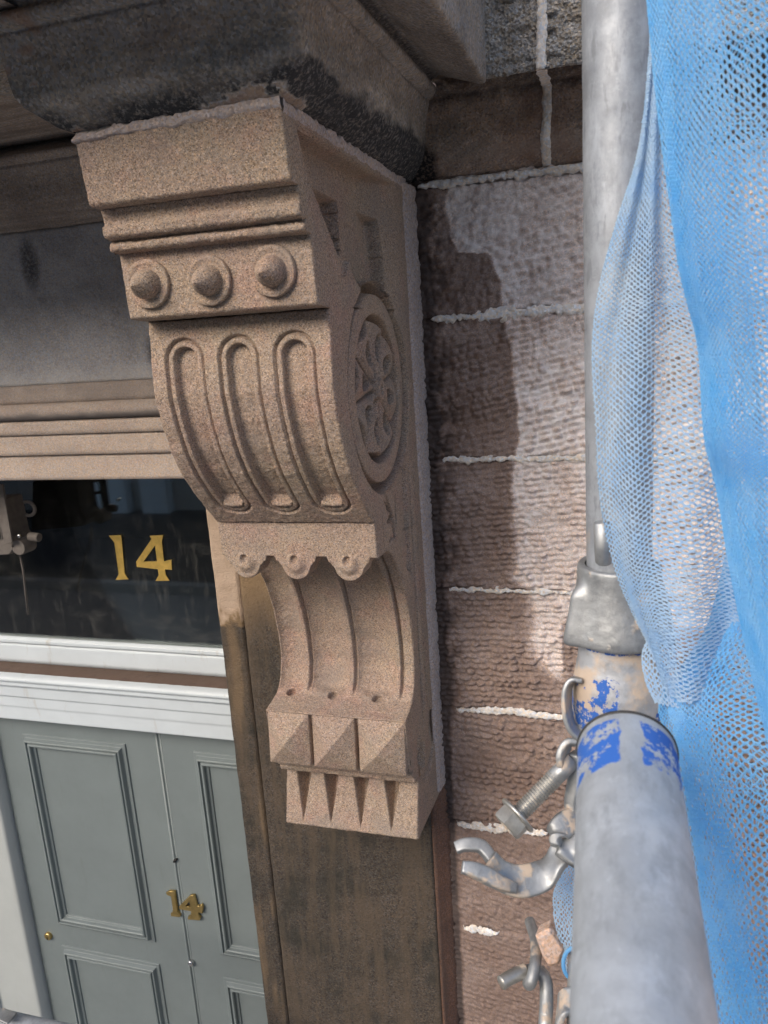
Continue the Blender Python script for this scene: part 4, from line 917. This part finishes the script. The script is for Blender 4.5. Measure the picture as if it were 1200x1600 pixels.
def net(rows, nu, nv, wd, mat, name, parent, fold=None, seed=0, jit=.18, chain=1.7, grow=0):
    B_, _, _ = patch(rows, 10, 10); mb = MB()
    # knitted hexagons: zigzag uprights joined by short chains
    i, j = np.meshgrid(np.arange(nu + 1), np.arange(nv + 1))
    def P(i_, j_):
        i_ = np.asarray(i_, float); j_ = np.asarray(j_, float); zig = .25 * np.where((j_.astype(int) + 0) % 2 == 0, 1, -1) * np.where(i_.astype(int) % 2 == 0, 1, -1)
        ju = (vn(i_ * 1.7 + 3, j_ * 1.3, seed) - .5) * jit; jv = (vn(i_ * 1.3, j_ * 1.9 + 5, seed + 1) - .5) * jit
        # wander of the whole knit
        wu = 1.2 * (fbm(i_ * .11, j_ * .05, seed + 3, 2) - .5); wv_ = 1.5 * (fbm(i_ * .07, j_ * .09, seed + 4, 2) - .5)
        u = (i_ + zig + ju + wu) / nu; v = (j_ + jv + wv_) / nv
        Q = surf(B_, u, v)
        if fold is not None: Q = Q + fold(u, v)
        return Q
    segs = []
    A0 = P(i[:-1], j[:-1]); A1 = P(i[1:], j[1:]); segs.append((A0, A1, wd * (.75 + .6 * vn(i[:-1] * .9, j[:-1] * .9, seed + 9))))
    m_ = ((i[:, :-1] + j[:, :-1]) % 2 == 0); ii, jj = i[:, :-1][m_], j[:, :-1][m_]
    segs.append((P(ii, jj), P(ii + 1, jj), wd * chain * (.7 + .6 * vn(ii * .9, jj * .9, seed + 11))))
    # stray filaments
    k = (np.random.RandomState(seed).rand(*i[:-1].shape) < .55); ii, jj = i[:-1][k], j[:-1][k]; segs.append((P(ii, jj), P(ii + (np.random.RandomState(seed + 1).rand(len(ii)) < .5), jj + 1), np.full(len(ii), wd * .30)))
    for a_, b2, ww in segs:
        if grow: ww = ww * (.8 + grow * np.clip((a_[..., 0] - .09) / .10, 0, 1.3))
        a_ = a_.reshape(-1, 3); b2 = b2.reshape(-1, 3); ww = np.asarray(ww).reshape(-1)[:, None]
        t3 = b2 - a_; ln = np.linalg.norm(t3, axis=1); ok = ln > 1e-5; a_, b2, ww, t3, ln = a_[ok], b2[ok], ww[ok], t3[ok], ln[ok]; t3 /= ln[:, None]
        vw = (a_ + b2) / 2 - np.array([-.1, -1.1, .1]); vw /= np.linalg.norm(vw, axis=1)[:, None]
        sd_ = np.cross(t3, vw); sd_ /= (np.linalg.norm(sd_, axis=1)[:, None] + 1e-9); mid = (a_ + b2) / 2 + vw * .0003
        a2, b3 = a_ - t3 * ww * .3, b2 + t3 * ww * .3
        V = np.stack([a2 - sd_ * ww * .5, a2 + sd_ * ww * .5, mid + sd_ * ww * .36, b3 + sd_ * ww * .5, b3 - sd_ * ww * .5, mid - sd_ * ww * .36], 1)
        n_ = len(V); base = np.arange(n_)[:, None] * 6
        f = np.concatenate([base + [0, 1, 2, 5], base + [5, 2, 3, 4]]).tolist(); mb.add(V.reshape(-1, 3), f)
    return mb.build(name, M[mat], parent, smooth=False)
nt_ = thing('debris_netting', 'bright blue knitted debris netting draped down the scaffold at the right', 'netting', (.15, -.85, -2.7))
# faded sheet wrapped round the upright
rowsB = [[(1016, -40, .47), (1020, -40, .465), (1030, -40, .45), (1120, -40, .42)],
         [(1016, 60, .47), (1022, 60, .465), (1040, 60, .45), (1130, 60, .42)],
         [(1000, 220, .475), (1012, 220, .468), (1048, 220, .455), (1150, 220, .42)],
         [(962, 350, .480), (1006, 350, .465), (1055, 350, .455), (1160, 350, .42)],
         [(936, 450, .485), (1003, 450, .463), (1075, 450, .455), (1170, 450, .42)],
         [(926, 540, .49), (1002, 540, .461), (1100, 540, .45), (1180, 540, .42)],
         [(930, 650, .495), (1004, 650, .46), (1112, 650, .45), (1190, 650, .42)],
         [(936, 760, .50), (1008, 760, .458), (1122, 760, .45), (1195, 760, .42)],
         [(952, 860, .505), (1016, 860, .457), (1135, 860, .45), (1200, 860, .42)],
         [(978, 940, .51), (1028, 940, .456), (1150, 940, .45), (1205, 940, .42)],
         [(1012, 1010, .51), (1042, 1010, .455), (1165, 1010, .45), (1210, 1010, .42)],
         [(1046, 1090, .50), (1056, 1090, .455), (1180, 1090, .45), (1220, 1090, .42)]]
net(rowsB, 42, 250, .0011, 'net_pale', 'wrapped_sheet', nt_, seed=3, jit=.4, fold=lambda u, v: np.stack([0 * u, .006 * np.sin(u * 21 + v * 9), 0 * u], -1))
# strong blue sheet nearer the camera
rowsA = [[(1006, -60, .40), (1050, -60, .37), (1140, -60, .34), (1300, -60, .31)],
         [(1022, 120, .40), (1066, 120, .37), (1150, 120, .34), (1300, 120, .31)],
         [(1044, 300, .40), (1080, 300, .375), (1160, 300, .34), (1300, 300, .31)],
         [(1062, 430, .405), (1096, 430, .375), (1170, 430, .34), (1300, 430, .31)],
         [(1090, 540, .41), (1120, 540, .375), (1180, 540, .345), (1300, 540, .31)],
         [(1100, 680, .41), (1130, 680, .375), (1190, 680, .35), (1300, 680, .31)],
         [(1118, 760, .41), (1146, 760, .38), (1200, 760, .35), (1300, 760, .32)],
         [(1142, 900, .41), (1168, 900, .38), (1215, 900, .35), (1300, 900, .32)],
         [(1176, 1060, .41), (1200, 1060, .38), (1240, 1060, .355), (1320, 1060, .32)],
         [(1204, 1180, .41), (1226, 1180, .38), (1260, 1180, .355), (1340, 1180, .32)]]
net(rowsA, 46, 220, .00112, 'net_blue', 'near_sheet', nt_, seed=13, chain=1.2, jit=.4, grow=1.3, fold=lambda u, v: np.stack([0 * u, .0015 * np.sin(u * 30 + v * 15), 0 * u], -1))
net([[(x_ + 8, y_ + 4, d_ + .012) for x_, y_, d_ in r_] for r_ in rowsA], 42, 205, .00105, 'net_pale', 'near_sheet_lining', nt_, seed=23, chain=1.2, jit=.5, grow=1.5)
# lower sheet behind the foreground tube
rowsC = [[(1150, 860, .475), (1175, 840, .465), (1200, 840, .45), (1270, 840, .41)],
         [(1115, 985, .472), (1140, 965, .46), (1180, 960, .445), (1270, 960, .41)],
         [(1046, 1090, .465), (1080, 1080, .455), (1135, 1075, .44), (1260, 1080, .41)],
         [(1058, 1160, .45), (1090, 1160, .44), (1140, 1160, .43), (1260, 1160, .40)],
         [(1080, 1290, .44), (1112, 1290, .43), (1160, 1290, .42), (1270, 1290, .39)],
         [(1096, 1420, .42), (1132, 1420, .41), (1175, 1420, .40), (1290, 1420, .37)],
         [(1106, 1540, .40), (1150, 1540, .39), (1195, 1540, .38), (1300, 1540, .35)],
         [(1116, 1700, .38), (1170, 1700, .37), (1215, 1700, .36), (1310, 1700, .33)]]
net(rowsC, 34, 124, .0013, 'net_blue', 'lower_sheet', nt_, seed=33, chain=1.3, jit=.6, grow=.9)
rowsD = [[(x_ - 14, y_, d_ + .03) for x_, y_, d_ in r_] for r_ in rowsC]
net(rowsD, 40, 118, .00095, 'net_blue', 'lower_sheet_lining', nt_, seed=43, jit=.7, grow=1.6)
# scrap of the same net showing left of the foreground tube, and the loop hanging on the collar
rowsE = [[(892, 1325, .66), (915, 1325, .66), (940, 1325, .66)], [(872, 1375, .66), (905, 1375, .65), (940, 1375, .65)], [(864, 1410, .66), (900, 1410, .65), (940, 1410, .65)], [(872, 1465, .66), (905, 1465, .65), (940, 1465, .65)], [(886, 1520, .66), (910, 1520, .66), (940, 1520, .66)]]
net(rowsE, 22, 50, .0012, 'net_pale', 'net_scrap', nt_, seed=53, jit=.9)
rowsG = [[(1020, 985, .50), (1035, 985, .49), (1050, 985, .48)], [(1004, 1020, .50), (1030, 1020, .49), (1055, 1020, .48)], [(1008, 1060, .49), (1034, 1060, .48), (1060, 1060, .47)], [(1024, 1098, .47), (1042, 1102, .46), (1066, 1106, .455)]]
net(rowsG, 12, 26, .0011, 'net_pale', 'net_scrap', nt_, seed=63, jit=.8)
